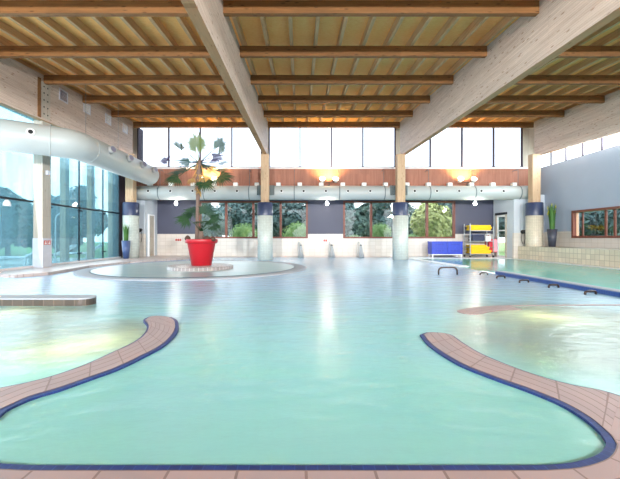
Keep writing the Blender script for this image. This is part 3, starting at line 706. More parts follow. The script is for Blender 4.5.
# ================================================================== THINGS
# air ducts
def duct_nozzle(parent, base, nrm, r=.06, ln=.07, bore=.6, capm='ductcap', borem='hole'):
    nrm = Vector(nrm).normalized(); b = Vector(base)
    o = MB().tube([b - nrm * .03, b + nrm * ln], [r * 1.1, r], 16).build('nozzle', capm, parent)
    MB().tube([b + nrm * (ln - .01), b + nrm * (ln + .004)], r * bore, 14).build('nozzle_bore', borem, o)
YD, ZD, RD = 17.3, 3.23, .35
XD0 = (137 - 300) * YD / FPX; XD1 = (530 - 300) * YD / FPX
t = empty('air_duct', (0, YD, ZD), 'long pale round air duct along the back wall above the low windows', 'air duct')
MB().tube([(XD0, 0, 0), (XD0 + .04, 0, 0), (XD0 + .12, 0, 0), (XD1 - .2, 0, 0), (XD1 - .06, 0, 0), (XD1, 0, 0)], [RD * .7, RD * .93, RD, RD, RD * .9, RD * .6], 36).build('duct_tube', 'duct', t)
for i in range(17):
    x = (151.3 + 21.75 * i - 300) * YD / FPX
    if i in (5, 11): continue
    duct_nozzle(t, (x, -RD * math.cos(.12), RD * math.sin(.12)), (0, -1, .12), .075, .03, .75)
for i in range(18):
    x = (150 + 21.4 * i - 300) * YD / FPX
    MB().box(x - .11, x + .11, -.1, .12, RD - .05, RD + .15).build('outlet_cap', 'ductcap', t, bevel=.02)
for i in range(9):
    x = (160.2 + 44.7 * i - 300) * YD / FPX
    s1 = MB().tube([(x - .02, 0, 0), (x + .02, 0, 0)], RD + .008, 36).build('duct_seam', 'seam', t)
    MB().tube([(x, -.02, RD), (x, -.02, RD + .8)], .01, 6).build('hanger_rod', 'seam', t)
    MB().tube([(x, -.02, RD + .8), (x, .45, RD + .8)], .015, 6).build('hanger_bracket', 'seam', t)
for xc in (-1.66, 4.78):
    MB().box(xc - .42, xc + .42, -RD - .03, -RD - .015, -.16, .32).build('clear_sleeve', 'sleeve', t)
# left duct
t = empty('air_duct', (-6.8, 10.58, 3.83), 'large pale round air duct bending along the left glass wall', 'air duct')
dirn = Vector((.81, .58, 0)).normalized(); R2 = .435
E = Vector((0, 0, 0)); path = []
p0 = E - dirn * 2.22; ra_ = .34
path = [p0, E - dirn * 1.2, E - dirn * ra_]
for k in range(1, 9):
    q = k / 9; A_ = E - dirn * ra_; B_ = E + Vector((0, ra_, 0))
    path.append((1 - q) ** 2 * A_ + 2 * q * (1 - q) * E + q * q * B_)
Yend = 16.08 - 10.58
path += [Vector((0, ra_, 0)), Vector((0, 2.5, 0)), Vector((0, Yend - .30, 0))]
rad = [R2] * len(path)
for k in range(1, 6):
    a_ = k / 5 * PI / 2 * .95; path.append(Vector((0, Yend - .30 + .30 * math.sin(a_), 0))); rad.append(R2 * math.cos(a_) if k < 5 else .04)
MB().tube(path, rad, 40).build('duct_tube', 'duct', t)
for yy in (11.75, 13.0, 14.1, 15.2):
    an = math.radians(14); nrm = Vector((math.cos(an), -.35, math.sin(an))).normalized(); rad_ = Vector((math.cos(an), 0, math.sin(an)))
    duct_nozzle(t, rad_ * (R2 - .01) + Vector((0, yy - 10.58, 0)), nrm, .12, .17, .8, 'nozzlegrey', 'ventdark')
side = Vector((.58, -.81, 0)).normalized()
duct_nozzle(t, E - dirn * 1.05 + side * (R2 * .97) + Vector((0, 0, .08)), side + Vector((0, 0, .1)), .10, .04, .6)
for q in (E - dirn * .62, Vector((0, .55, 0))):
    d_ = dirn if q.x < -.1 else Vector((0, 1, 0))
    MB().tube([q - d_ * .015, q + d_ * .015], R2 + .006, 40).build('duct_seam', 'duct', t)
for yy in (11.11, 13.09, 15.07):
    MB().tube([(0, yy - 10.58, R2 - .02), (0, yy - 10.58, zp(yy) - 3.83 + .02)], .006, 6).build('hanger_rod', 'seam', t)

# pendant lamps under the back duct
for pxx, lab in ((176, 'glowing bulb pendant under the duct, left of the palm trunk'), (327, 'glowing bulb pendant under the duct, before the middle slate panel'), (475, 'glowing bulb pendant under the duct, above the rolling rack')):
    x = (pxx - 300) * YD / FPX
    t = empty('pendant_lamp', (x, YD, 2.70), lab, 'lamp', 'pendants under the back duct')
    MB().tube([(0, 0, .12), (0, 0, ZD - RD - 2.70 + .01)], .012, 8).build('stem', 'steel', t)
    MB().lathe([(.02, .15), (.05, .13), (.06, .07)], 16).build('lamp_holder', 'white', t)
    MB().lathe([(.001, -.075), (.05, -.06), (.075, -.01), (.065, .04), (.04, .07)], 16).build('bulb', 'bulb', t)
    l = bpy.data.lights.new('pendant_light', 'POINT'); l.energy = 4; l.color = (1, .93, .82); l.shadow_soft_size = .08
    lo = bpy.data.objects.new('pendant_light', l); C.objects.link(lo); lo.parent = t; lo.location = (0, -.16, -.10)
# twin floodlights: uplights on the duct, plus added unseen ones behind the camera
def floodlight(x, y, z, lab, group, aim, power, cone, col, fwd):
    t = empty('floodlight', (x, y, z), lab, 'floodlight', group)
    MB().lathe([(.07, 0), (.07, .03), (.03, .05)], 14).build('foot', 'darksteel', t)
    MB().tube([(0, 0, .03), (0, 0, .16), (-.33, 0, .2)], .018, 8).build('bracket', 'darksteel', t); MB().tube([(0, 0, .16), (.33, 0, .2)], .018, 8).build('bracket', 'darksteel', t)
    for sx_ in (-1, 1):
        h_ = MB().tube([(sx_ * .33, -fwd * .08, .22), (sx_ * .33, fwd * .06, .34)], [.09, .14], 16).build('lamp_head', 'ductcap', t)
        MB().tube([(sx_ * .33, fwd * .06, .34), (sx_ * .33, fwd * .072, .352)], .125, 16).build('lamp_glass', 'flood', h_)
    l = bpy.data.lights.new('flood_light', 'SPOT'); l.energy = power; l.color = col; l.spot_size = math.radians(cone); l.spot_blend = .6; l.shadow_soft_size = .15
    lo = bpy.data.objects.new('flood_light', l); C.objects.link(lo); lo.parent = t; lo.location = (0, fwd * .10, .44)
    lo.rotation_euler = Vector(aim).to_track_quat('-Z', 'Y').to_euler()
for pxx, lab in ((208, 'twin floodlight on the duct behind the palm crown'), (329, 'twin floodlight on the duct in the middle bay'), (467, 'twin floodlight on the duct in the right bay')):
    floodlight((pxx - 300) * YD / FPX, YD, ZD + RD, lab, 'floodlights on the back duct', (0, .4, .55), 60, 140, (1, .66, .24), -1)
MB().box(-8.6, 12.0, Y0 - .05, Y0 + .25, 3.2, 3.26).build('gable_shelf', 'greypost')
struct(C.objects['gable_shelf'], 'timber shelf for the added floodlights on the gable behind the camera, out of view', 'shelf')
for x in (-4.45, 3.2, 11.5):  # added fill lamps brightening the ceiling and purlin fronts
    floodlight(x, Y0 + .1, 3.26, 'added twin fill floodlight on the gable shelf behind the camera, out of view', 'added floodlights behind the camera', (0, .87, .34), 1650, 120, (1, .97, .95), 1)

# ---- potted palm
rng = random.Random(5)
def fan(b, hub, along, normal, length, n=24, spread=300, width=.03, droop=.15):
    along = Vector(along).normalized(); normal = Vector(normal); normal = (normal - along * normal.dot(along)).normalized(); side = normal.cross(along)
    hub = Vector(hub)
    for i in range(n):
        a = math.radians(-spread / 2 + spread * i / (n - 1)); d = along * math.cos(a) + side * math.sin(a)
        L = length * (1 - .28 * (abs(a) / math.radians(180))) * rng.uniform(.82, 1.1)
        wd = d.cross(normal) * (L * .56 * math.radians(spread) / (n - 1) * .5); dr = Vector((0, 0, -droop * L)) + normal * rng.uniform(-.05, .05) * L
        m = hub + d * L * .6 + dr * .25; e = hub + d * L + dr; fold = normal * .006
        k = b.add(hub, m - wd + fold, e, m + wd + fold, m)
        b.face((k, k + 1, k + 4)); b.face((k + 1, k + 2, k + 4)); b.face((k, k + 4, k + 3)); b.face((k + 4, k + 2, k + 3))
PX, PY = -3.18, 11.3
t = empty('potted_palm', (PX, PY, .12), 'tall fan palm in a large red pot on the round plinth', 'potted palm')
MB().lathe([(.30, 0), (.315, .01), (.44, .70), (.445, .71), (.49, .715), (.505, .73), (.515, .83), (.505, .845), (.46, .845), (.44, .78), (.001, .78)], 48).build('pot', 'red', t)
MB().lathe([(.45, .775), (.44, .80), (.25, .83), (.001, .84)], 24, cap0=False).build('soil', 'soil', t)
Lp = lambda x, y, dy=0.0: Vector(((x - 300) / 31.0 - PX, dy, 1 - (y - 238) / 31.0 - .12))
tr = [Lp(197, 240), Lp(197.2, 222), Lp(197.6, 203), Lp(198.2, 190), Lp(198.8, 176), Lp(199.2, 166), Lp(199.4, 160)]
MB().tube(tr, [.075, .06, .055, .075, .10, .09, .05], 12).build('trunk', 'trunk', t)
hb = MB()
for i in range(90):   # fibre and old leaf bases round the upper trunk
    a = rng.uniform(0, 2 * PI); q = rng.random(); p = Lp(198.6, 192 - 30 * q); d = Vector((math.cos(a), math.sin(a), 0))
    L = rng.uniform(.12, .30); w = d.cross(Vector((0, 0, 1))) * .03
    e = p + d * (.10 + L * .35) + Vector((0, 0, -L)); k = hb.add(p + d * .05 - w, p + d * .05 + w, e); hb.face((k, k + 1, k + 2))
hb.build('thatch', 'thatch', t)
crown = Lp(199.3, 163)
FR = [  # hub px x, y, depth offset, along (x, y, z), normal, length, spread, leaflets, material
    (199, 147, -.25, (0, -.2, 1), (0, -1, .1), .36, 330, 34, 'palmlime', .0),
    (220, 147.5, -.15, (.5, -.3, .6), (.1, -1, .4), .32, 290, 28, 'palm', .0),
    (181, 150, .05, (-.42, .1, .8), (.8, -.35, .35), .40, 110, 18, 'palm', .0),
    (166, 160, .1, (-1, 0, .04), (0, -.8, .7), .26, 200, 22, 'palmblue', .0),
    (213, 157, .05, (.9, .1, .05), (.1, -.8, .7), .34, 220, 24, 'palmblue', .05),
    (193, 164, -.3, (-.9, -.3, .0), (.1, -.7, .8), .40, 150, 18, 'palmteal', .08),
    (190, 162, .2, (-.8, .3, .4), (.2, -.2, 1), .30, 70, 12, 'palmteal', .0),
    (218, 164, -.1, (1, -.1, .1), (0, -.5, 1), .42, 110, 16, 'palmteal', .1),
    (187, 171, .0, (-1, 0, .02), (0, -.5, 1), .55, 130, 20, 'palmteal', .06),
    (180, 178, -.2, (-.8, -.2, -.25), (-.25, -.75, .6), .40, 200, 22, 'palm', .15),
    (221, 177, -.2, (.8, -.25, -.25), (.3, -.75, .6), .42, 210, 22, 'palm', .15),
    (214, 169, .25, (.95, .3, .1), (0, -.5, 1), .46, 120, 18, 'palmteal', .06),
    (207, 184, -.28, (.35, -.5, -.6), (.2, -.85, .35), .34, 250, 24, 'palm', .15),
    (201, 166, .4, (.1, .8, .5), (0, -.5, 1), .45, 240, 24, 'palm', .05),
]
for (x, y, dy, al, nr, L, sp_, nl, mat, dr) in FR:
    h_ = Lp(x, y, dy); b = MB()
    mid = crown.lerp(h_, .5) + Vector((0, 0, .04)); b.tube([crown, mid, h_], [.02, .014, .010], 6)
    fan(b, h_, al, nr, L * 1.25, nl, sp_, .019, dr); b.build('frond', mat, t)
for (x, y, dy, al, nr, L) in [(194, 178, -.12, (-.3, -.3, -.9), (-.5, -.8, .2), .32), (205, 176, -.12, (.4, -.3, -.8), (.4, -.9, .2), .36), (208, 168, -.05, (.8, -.2, -.3), (.2, -.8, .6), .30)]:
    b = MB(); h_ = Lp(x, y, dy); b.tube([crown, h_], [.016, .01], 6); fan(b, h_, al, nr, L, 14, 120, .03, .25); b.build('dry_frond', 'thatch', t)
# the young palm at the foot, in the same pot
base = Lp(201.5, 238, -.05)
MB().tube([base + Vector((0, 0, -.03)), base + Vector((0, 0, .22))], [.10, .06], 10).build('young_trunk', 'trunk', t)
c2 = base + Vector((0, 0, .2))
for (x, y, dy, al, nr, L) in [(189, 219, -.1, (-.8, -.2, .1), (-.2, -.8, .7), .42), (207, 213, -.1, (.3, -.2, .8), (.1, -1, .4), .36), (213, 219, -.25, (.9, -.3, 0), (.2, -.8, .7), .40), (199, 212, .1, (-.2, .1, .9), (0, -1, .35), .32), (191, 213, .15, (-.7, .2, .5), (-.1, -.8, .6), .36), (204, 222, -.4, (.2, -.9, -.1), (0, -.3, 1), .36), (214, 226, -.1, (.9, -.1, -.2), (.2, -.6, .8), .30)]:
    b = MB(); h_ = Lp(x, y, dy); b.tube([c2, c2.lerp(h_, .5) + Vector((0, 0, .05)), h_], [.016, .012, .008], 6); fan(b, h_, al, nr, L * 1.1, 20, 230, .016, .15); b.build('young_frond', 'palm', t)
for (x, y, r_) in [(190, 239, .10), (209, 239.5, .14), (215, 240, .09)]:
    q = Lp(x, y, -.25); MB().lathe([(.001, -.05), (r_ * .8, -.03), (r_, .02), (r_ * .6, .09), (.001, .12)], 10, q).build('bark_lump', 'soil', t)

# ---- planters at both ends
def planter(loc, h, r0, r1, potmat, ph, n, label, yellow):
    t = empty('planter', loc, label, 'potted plant')
    MB().lathe([(r0, 0), (r1, h), (r1 * .9, h), (r1 * .86, h - .08), (.001, h - .08)], 28).build('pot', potmat, t)
    MB().lathe([(r1 * .87, h - .085), (.001, h - .05)], 16, cap0=False).build('soil', 'soil', t)
    b = MB()
    for i in range(n):
        a = rng.uniform(0, 2 * PI); rr = rng.uniform(0, r1 * .5); L = ph * rng.uniform(.55, 1.0); le = rng.uniform(.02, .14) * L
        p = Vector((rr * math.cos(a), rr * math.sin(a), h - .07)); d = Vector((math.cos(a), math.sin(a), 0)); w = d.cross(Vector((0, 0, 1))) * .020
        m = p + d * le * .4 + Vector((0, 0, L * .6)); e = p + d * le + Vector((0, 0, L))
        k = b.add(p - w, p + w, m + w * .9, m - w * .9, e); b.face((k, k + 1, k + 2, k + 3)); b.face((k + 3, k + 2, k + 4))
        if yellow and i % 12 == 0: MB().lathe([(.001, -.10), (.020, -.05), (.016, .03), (.001, .07)], 6, e).build('flower_spike', 'grassyellow', t)
    b.build('blades', 'grassblade', t)
planter((-7.95, 16.0, .06), .82, .12, .19, 'bluepot', .95, 110, 'slender blue pot of upright green blades before the left column', False)
planter((11.45, 15.9, .6), .80, .13, .20, 'darkpot', 1.3, 130, 'tapered dark pot of tall blades with yellow tips on the tiled bench', True)

# ---- water spouts at the back
for pxx, lab in ((298.5, 'back water spout under the left low window, nearest the column'), (329.4, 'back water spout under the middle slate panel'), (358, 'back water spout under the right low window')):
    x = (pxx - 300) * 18.6 / FPX
    t = empty('water_spout', (x, 18.68, 0), lab, 'water spout', 'water spouts along the back wall')
    MB().lathe([(.09, 0), (.09, .03), (.05, .05)], 16).build('spout_base', 'steel', t)
    MB().tube([(0, 0, .03), (0, 0, .60), (0, -.05, .74), (.06, -.16, .80), (.12, -.24, .72), (.12, -.25, .62)], [.025, .025, .028, .032, .04, .045], 12).build('spout_pipe', 'ductcap', t)
    MB().tube([(.12, -.25, .64), (.12, -.255, .60)], .05, 12).build('spout_mouth', 'black', t)
    MB().tube([(.12, -.25, .6), (.13, -.27, .3), (.14, -.28, -.02)], [.055, .09, .15], 12).build('water_jet', 'jet', t)
# ---- small tile signs
for (pxx, y0, y1, w_, lab) in ((325.3, 239, 242, .24, 'small red square wall sign under the middle slate panel'), (178.5, 238.3, 241.5, .36, 'small red wall sign left of the potted palm')):
    s_b = FPX / YB
    t = empty('wall_sign', ((pxx - 300) / s_b, YB - .012, 1 - (y1 - 238) / s_b), lab, 'sign'); hh = (y1 - y0) / s_b
    MB().box(-w_ / 2, w_ / 2, -.008, .01, 0, hh).build('sign_plate', 'white', t)
    n_ = 2 if w_ < .3 else 3
    for k in range(n_):
        x0 = -w_ / 2 + .015 + k * (w_ - .02) / n_; MB().box(x0, x0 + (w_ - .02) / n_ - .015, -.011, -.006, .02, hh - .02).build('sign_mark', 'signred', t)

# ---- blue crates on a stand
t = empty('crate_stand', (7.6, 18.35, 0), 'low white metal stand under the blue crates', 'stand')
f = MB(); f.box(-.78, .78, -.28, -.24, .12, .16); f.box(-.78, .78, .24, .28, .12, .16); f.box(-.78, -.74, -.24, .24, .12, .16); f.box(.74, .78, -.24, .24, .12, .16); f.box(-.02, .02, -.24, .24, .12, .16)
f.build('stand_frame', 'white', t)
for sx_ in (-1, 1):
    for sy_ in (-1, 1): MB().box(sx_ * .74 - .03, sx_ * .74 + .03, sy_ * .25 - .03, sy_ * .25 + .03, 0, .12).build('leg', 'white', t)
def crate(x, z, w, h, label):
    t = empty('crate', (x, 18.35, z), label, 'crate', 'blue crates on the stand')
    b = MB(); e = .025
    b.box(-w / 2, w / 2, -.29, .29, 0, e); b.box(-w / 2, w / 2, -.29, -.265, e, h); b.box(-w / 2, w / 2, .265, .29, e, h); b.box(-w / 2, -w / 2 + e, -.265, .265, e, h); b.box(w / 2 - e, w / 2, -.265, .265, e, h)
    b.build('crate_body', 'crate', t)
    r = MB(); r.box(-w / 2 - .012, w / 2 + .012, -.302, -.29, h - .05, h); r.box(-w / 2 - .012, w / 2 + .012, .29, .302, h - .05, h)
    r.build('rim', 'crate', t)
    g = MB()
    for k in range(4): g.box(-w / 2 + w * (k + .5) / 4 - .012, -w / 2 + w * (k + .5) / 4 + .012, -.300, -.29, .03, h - .07)
    g.build('ribs', 'crate', t); MB().box(-w * .28, w * .28, -.294, -.288, h * .45, h * .62).build('hand_slot', 'crateline', t)
crate(7.20, .16, .78, .33, 'blue plastic crate, lower left of the four on the stand'); crate(8.0, .16, .78, .33, 'blue plastic crate, lower right of the four on the stand')
crate(7.20, .49, .78, .33, 'blue plastic crate, upper left of the four on the stand'); crate(8.0, .49, .78, .33, 'blue plastic crate, upper right of the four on the stand')
# ---- rolling rack of foam noodles
RX, RY = 9.34, 18.3
t = empty('rolling_rack', (RX, RY, 0), 'grey wheeled rack holding the yellow foam noodles', 'rack')
for sx_ in (-1, 1):
    for sy_ in (-1, 1):
        MB().box(sx_ * .60 - .02, sx_ * .60 + .02, sy_ * .32 - .02, sy_ * .32 + .02, .11, 1.74 if sx_ < 0 else 1.60).build('upright', 'steel', t)
        wl2 = MB().tube([(sx_ * .60 - .025, sy_ * .30, .055), (sx_ * .60 + .025, sy_ * .30, .055)], .055, 14).build('caster', 'black', t)
for zz in (.16, .82, 1.36):
    f = MB(); f.box(-.6, .6, -.3, .3, zz, zz + .03); f.build('shelf', 'steel', t)
for sx_ in (-1, 1):
    f = MB()
    for zz in (.5, .95, 1.15): f.box(sx_ * .6 - .012, sx_ * .6 + .012, -.3, .3, zz, zz + .03)
    f.build('side_rail', 'steel', t)
proto = empty('foam_noodle', (0, 0, 0), 'hollow yellow foam noodle lying on the top shelf of the rack', 'foam noodle', 'noodles on the top shelf')
def tube_hollow(r, ri, L, n=14):
    b = MB(); rings = []
    for (rr, y) in ((r, -L / 2), (r, L / 2), (ri, L / 2), (ri, -L / 2)):
        rings.append(len(b.v))
        for j in range(n): a = 2 * PI * j / n; b.v.append((rr * math.cos(a), y, rr * math.sin(a)))
    for q in range(4):
        for j in range(n): b.face((rings[q] + j, rings[q] + (j + 1) % n, rings[(q + 1) % 4] + (j + 1) % n, rings[(q + 1) % 4] + j), None, q in (0, 2))
    b.face([rings[2] + j for j in range(n)])
    return b
proto_o = tube_hollow(.049, .035, .60).build('foam_noodle', 'yellow')
C.objects.unlink(proto); bpy.data.objects.remove(proto)
first = [proto_o]
def noodle(x, z, label, group):
    if first: o = first.pop()
    else: o = proto_o.copy(); C.objects.link(o)
    o.location = (x, RY - .03, z); tag(o, label, 'foam noodle', group)
for row in range(3):
    for k in range(10):
        noodle(RX - .50 + .101 * k + (.05 if row % 2 else 0), 1.39 + .05 + row * .089, 'hollow yellow foam noodle in the heap on the rack top shelf', 'noodles on the top shelf')
for row in range(5):
    for k in range(10 - (row // 2)):
        noodle(RX - .50 + .101 * k + (.05 if row % 2 else 0), .19 + .05 + row * .089, 'hollow yellow foam noodle in the heap on the rack bottom shelf', 'noodles on the bottom shelf')
t = empty('storage_box', (RX - .12, RY, .85), 'dark blue storage box on the middle shelf of the rack', 'box')
MB().box(-.30, .30, -.26, .26, 0, .30).build('box_body', 'navyplain' if 'navyplain' in M else plain('navy_plastic', (30, 40, 72), .5), t, bevel=.02); MB().box(-.32, .32, -.28, .28, .30, .34).build('lid', plain('navy_plastic_lid', (44, 60, 104), .5), t, bevel=.01)
t = empty('storage_box', (RX + .40, RY, .85), 'small white box on the middle shelf of the rack', 'box')
MB().box(-.14, .14, -.2, .2, 0, .22).build('box_body', 'white', t, bevel=.015); MB().box(-.15, .15, -.21, .21, .22, .25).build('lid', 'white', t, bevel=.008)
# ---- red extinguisher cabinet and its sign
t = empty('extinguisher_cabinet', (10.25, 18.72, .24), 'red extinguisher cabinet beside the glass door', 'cabinet')
MB().box(-.22, .22, -.16, .27, 0, .72).build('cabinet_body', 'redplastic', t, bevel=.03); MB().box(-.04, .21, -.175, -.16, .03, .69).build('cabinet_door', 'pinkwhite', t, bevel=.005); MB().box(-.01, .02, -.19, -.17, .32, .42).build('door_handle', 'white', t)
t = empty('wall_sign', (10.22, YB - .01, 1.02), 'small pale wall sign with red mark above the red cabinet', 'sign')
MB().box(-.11, .11, -.008, .008, 0, .22).build('sign_plate', 'white', t); MB().lathe([(.001, 0), (.05, 0), (.05, .004)], 16).build('sign_mark', 'signred', t).matrix_local = Matrix.Translation((0, -.01, .08)) @ Matrix.Rotation(PI / 2, 4, 'X')
# ---- wall hair dryers with hanging hose
for (x, y, z, lab, sg) in ((10.92, 17.18, 1.22, 'black wall hair dryer with hanging cord near the right column', 1), (-7.98, 17.5, 1.30, 'black wall hair dryer with hanging cord near the left alcove', -1)):
    t = empty('hair_dryer', (x, y, z), lab, 'hair dryer')
    MB().tube([(0, .0, .08), (0, -.10, .08)], [.10, .09], 20).build('dryer_base', 'white' if sg < 0 else 'black', t)
    MB().tube([(0, -.10, .08), (.03, -.18, .08), (.14, -.22, .10), (.18, -.22, .10)], [.09, .10, .075, .05], 16).build('dryer_head', 'black', t)
    MB().tube([(-.06, -.05, .0), (-.09, -.05, -.25), (-.03, -.05, -.5), (.06, -.05, -.5), (.10, -.05, -.25), (.07, -.05, .02)], .012, 8).build('cord', 'darksteel', t)
# ---- pool grab handles
def grab(x, y, w, h, rz, label, r=.02):
    t = empty('grab_handle', (x, y, WZ), label, 'grab handle', None, None, rz)
    p = [(-w / 2, 0, -.06), (-w / 2, 0, h * .45)]
    for k in range(1, 6): a = PI - k / 6 * PI / 2; p.append((-w / 2 + w * .22 + w * .22 * math.cos(a), 0, h * .45 + h * .55 * math.sin(a)))
    p.append((-w / 2 + w * .25, 0, h)); q = [(-a, b, c) for a, b, c in p[::-1]]
    MB().tube(p + q, r, 10).build('handle_tube', 'bronze', t)
    for sx_ in (-1, 1): MB().lathe([(r * 2.2, -.055), (r * 2.2, -.03), (r * 1.1, -.02)], 14, (sx_ * w / 2, 0, 0)).build('handle_flange', 'bronze', t)
grab(4.12, 9.75, .52, .20, 0.0, 'dark arched grab handle standing alone in the main pool', .022)
for k, (pxx, pyy) in enumerate(((590.5, 294.5), (553.6, 287.7), (524, 282.7), (500.8, 278.4), (483.8, 275.0))):
    x, y = fl(pxx, pyy, WZ)
    nm = ['first', 'second', 'third', 'fourth', 'fifth']
    grab(x, y, .23, .06, math.radians(10), 'low dark grab handle along the blue divider, %s counted from the camera' % nm[k], .02)

# ================================================================== OUTDOORS
struct(MB().box(-60, 60, 19.4, 90, -.3, -.1).build('ground_back', 'lawn'), 'green lawn beyond the back windows', 'lawn')
struct(MB().box(-60, -8.85, -20, 19.4, -.3, -.1).build('ground_left', 'paving'), 'pale paving outside the left glass wall', 'paving')
struct(MB().box(12.5, 60, -20, 19.4, -.3, -.1).build('ground_right', 'lawn'), 'green lawn outside the right window', 'lawn')
struct(MB().box(-60, 60, -40, -6.5, -.3, -.1).build('ground_front', 'paving'), 'pale paving behind the camera, out of view', 'paving')
def leafcloud(blobs, n, size, seed):
    r = random.Random(seed); b = MB(); tot = sum(q[3] ** 2 for q in blobs)
    for (bx, by, bz, br, sq) in blobs:
        for i in range(int(n * br * br / tot)):
            d = Vector((r.gauss(0, 1), r.gauss(0, 1), r.gauss(0, 1))).normalized(); rad = br * (r.uniform(.75, 1.05))
            p = Vector((bx, by, bz)) + Vector((d.x * rad, d.y * rad, d.z * rad * sq))
            nn = (d + Vector((r.uniform(-.7, .7), r.uniform(-.7, .7), r.uniform(-.3, .9)))).normalized(); a = nn.orthogonal().normalized(); a = Matrix.Rotation(r.uniform(0, 6.28), 3, nn) @ a; c_ = nn.cross(a); s2 = size * r.uniform(.6, 1.3)
            k = b.add(p - a * s2, p - c_ * s2 * .5, p + a * s2, p + c_ * s2 * .5); b.face((k, k + 1, k + 2, k + 3))
    return b
def tree_mesh(seed, h, w, mat, n=6500, size=.21):
    r = random.Random(seed); blobs = [(0, 0, h * .55, w * .62, 1.1)]
    for k in range(9):
        a = r.uniform(0, 6.28); q = r.uniform(.3, .75) * w; blobs.append((q * math.cos(a), q * math.sin(a), h * r.uniform(.22, .85), w * r.uniform(.28, .48), 1.0))
    b = leafcloud(blobs, n, size, seed)
    return b
PROT = {}
def tree(kind, x, y, sc, rz, label, group):
    specs = {'dark': (3, 5.0, 2.4, 'leafdark'), 'mid': (8, 4.4, 2.3, 'leafmid'), 'gold': (15, 4.6, 2.0, 'leafgold')}
    if kind not in PROT:
        sd, h, w, mt = specs[kind]
        f = tree_mesh(sd, h, w, mt).build('foliage', mt)
        tb = MB(); tb.tube([(0, 0, -.1), (.05, 0, h * .3), (0, .05, h * .6)], [.16, .12, .05], 10)
        for k in range(5): a = k * 1.26; tb.tube([(0, 0, h * (.25 + .06 * k)), (math.cos(a) * w * .5, math.sin(a) * w * .5, h * (.5 + .06 * k))], [.06, .02], 6)
        tk = tb.build('tree_trunk', 'bark'); PROT[kind] = [f, tk, True]
    t = empty('tree', (x, y, -.1), label, 'tree', group, None, rz); t.scale = (sc, sc, sc)
    f, tk, fresh = PROT[kind]
    if not fresh: f, tk = f.copy(), tk.copy(); C.objects.link(f); C.objects.link(tk)
    PROT[kind][2] = False
    f.parent = t; tk.parent = t
def bush(x, y, r, ztop_, label, seed):
    b = leafcloud([(0, 0, 0, r, .85)], int(1500 * max(.5, r)), .075, seed)
    c0 = MB().lathe([(.001, -r * .75), (r * .7, -r * .5), (r * .86, 0), (r * .62, r * .5), (.001, r * .74)], 20); 
    k = len(b.v); b.v += c0.v; b.f += [tuple(i + k for i in f_) for f_ in c0.f]; b.uv += c0.uv; b.mi += c0.mi; b.sm += c0.sm
    t = empty('clipped_bush', (x, y, -.1), label, 'bush')
    zc = ztop_ - r * .85 + .1
    fo = b.build('foliage', 'leafbush', t); fo.location = (0, 0, zc)
    MB().tube([(0, 0, -.02), (0, 0, max(.1, zc))], .06, 8).build('stem', 'bark', t)
SB = FPX / 22.0
bush((245 - 300) / SB, 22.0, .95, 1.93, 'rounded clipped bush outside, partly behind the column by the palm', 41)
bush((299 - 300) / SB, 22.0, 1.12, 2.02, 'rounded clipped bush outside, left of the middle slate panel', 42)
bush((380.5 - 300) / SB, 22.0, .68, 1.93, 'round clipped bush outside behind the right low window', 43)
bush((354 - 300) / SB, 22.0, .62, 1.22, 'low flat bush outside at the right low window corner', 44)
bush((411 - 300) / SB, 22.0, .62, 1.26, 'low flat bush outside, right of the column by the crates', 45)
rt = random.Random(77)
for (kind, x, y, sc) in (('dark', -11.8, 28.6, .85), ('mid', -7.2, 27.2, .92), ('dark', -1.3, 27, .86), ('mid', 4.6, 27.2, .86), ('dark', -10.2, 34.5, 1.05), ('dark', -4.2, 34.5, 1.0), ('mid', 1.6, 34.5, 1.0), ('dark', 7.3, 34.7, 1.02), ('dark', 17.0, 27, .9), ('mid', 12.9, 34.5, 1.0), ('dark', -13.0, 42, 1.3), ('dark', -6.6, 42, 1.25), ('dark', -1.0, 42, 1.2), ('dark', 5.0, 42.3, 1.3), ('mid', 12.6, 42, 1.3), ('dark', 18.4, 42, 1.35)):
    lab = 'bluish dark tree in the row beyond the back windows' if kind == 'dark' else 'lighter green tree in the row beyond the back windows'
    tree(kind, x, y, sc, rt.uniform(0, 6), lab, 'dark trees beyond the back windows' if kind == 'dark' else 'lighter trees beyond the back windows')
tree('gold', 9.9, 27.4, .92, 1.0, 'yellow green tree seen through the right end of the low window', None)
for (kind, x, y, sc) in (('dark', -18.5, 8.0, .95), ('mid', -15.0, 12.2, .8), ('dark', -19.8, 15.0, 1.0), ('mid', -15.2, 18.2, .85), ('dark', -20.5, 21.5, 1.0), ('dark', -15.6, 23.6, .9)):
    tree(kind, x, y, sc, rt.uniform(0, 6), 'hazy dark tree outside the fogged left glass' if kind == 'dark' else 'hazy light green tree outside the fogged left glass', 'dark trees outside left' if kind == 'dark' else 'light trees outside left')
for (kind, x, y, sc) in (('dark', 21.0, 22.0, .8), ('mid', 18.5, 18.5, .62), ('dark', 22.0, 26.5, .85)):
    tree(kind, x, y, sc, rt.uniform(0, 6), 'bluish tree outside the right wall window' if kind == 'dark' else 'low green tree outside the right wall window', 'trees outside right' if kind == 'dark' else None)
for (x, y, sc) in ((-9.0, -15.0, 1.1), (-2.6, -16.0, 1.15), (3.8, -15.2, 1.1), (10.2, -16.0, 1.15), (16.4, -15.0, 1.1)):  # put in unseen, to darken what the back windows reflect
    tree('dark', x, y, sc, rt.uniform(0, 6), 'added tree behind the camera that darkens window reflections, out of view', 'added trees behind the camera')
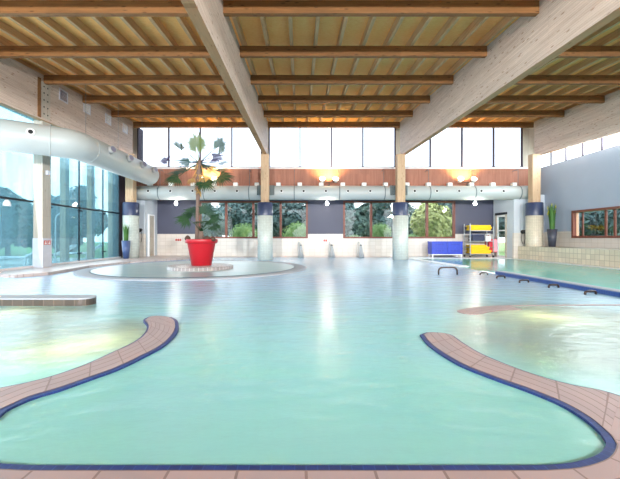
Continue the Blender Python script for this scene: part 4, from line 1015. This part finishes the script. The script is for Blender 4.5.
# timber posts outside the left glass
for (x, y, lab) in ((-9.75, 14.5, 'pale timber post outside the left glass, nearest the square post'), (-9.75, 16.3, 'second pale timber post outside the left glass'), (-9.75, 18.1, 'pale timber post outside the left glass, nearest the far corner')):
    t = empty('outdoor_post', (x, y, -.1), lab, 'post'); MB().box(-.12, .12, -.12, .12, .1, 4.9).build('post_shaft', 'post', t, bevel=.01); MB().box(-.16, .16, -.16, .16, 0, .1).build('post_shoe', 'steel', t)
t = empty('outdoor_shower', (-10.9, 15.6, -.1), 'white gooseneck shower pole outside the left glass', 'shower')
MB().tube([(0, 0, 0), (0, 0, 1.9), (.05, 0, 2.1), (.18, 0, 2.2), (.32, 0, 2.12), (.36, 0, 2.0)], .03, 10).build('pole', 'white', t); MB().lathe([(.03, .06), (.09, 0), (.09, -.02)], 16, (.36, 0, 1.96)).build('shower_head', 'white', t); MB().lathe([(.14, 0), (.14, .03), (.03, .05)], 16).build('pole_base', 'white', t)
t = empty('outdoor_handrail', (-9.6, 10.6, -.1), 'white bent handrail outside the near left glass', 'handrail')
MB().tube([(-1.2, 0, .55), (-.5, 0, .85), (-.05, 0, 1.0), (0, 0, .95), (0, 0, 0)], .035, 10).build('rail_tube', 'white', t); MB().tube([(-1.2, 0, .55), (-1.2, 0, 0)], .035, 10).build('rail_leg', 'white', t)
def standin(x, y, rz, label):  # seat-like white shapes standing in for reflections in the left glass
    t = empty('reflection_standin', (x, y, -.1), label, 'standin', None, None, rz)
    MB().box(-.9, .35, -.32, .32, .28, .36).build('seat', 'white', t, bevel=.02)
    MB().hexa([(.33, -.32, .30), (1.0, -.32, .72), (1.0, .32, .72), (.33, .32, .30), (.30, -.32, .38), (.97, -.32, .80), (.97, .32, .80), (.30, .32, .38)]).build('backrest', 'white', t, bevel=.02)
    for sx_ in (-.8, .3):
        for sy_ in (-.27, .27): MB().box(sx_ - .03, sx_ + .03, sy_ - .03, sy_ + .03, 0, .28).build('leg', 'white', t)
standin(-11.4, 14.2, .3, 'white stand-in for reflections in the left glass, nearest the square post'); standin(-11.6, 16.3, .2, 'white stand-in for reflections in the left glass, middle one'); standin(-11.4, 18.3, .25, 'white stand-in for reflections in the left glass, nearest the far corner')
# small lamp on the near cross rail
t = empty('wall_lamp', (-8.50, 10.15, 2.13), 'small white lamp hanging from the left glass cross rail', 'lamp')
MB().tube([(0, 0, .0), (0, 0, -.03)], .02, 8).build('stem', 'darksteel', t); MB().lathe([(.04, -.02), (.09, -.10), (.10, -.20), (.085, -.205), (.001, -.2)], 16).build('lamp_shade', 'white', t)
bpy.context.view_layer.update()
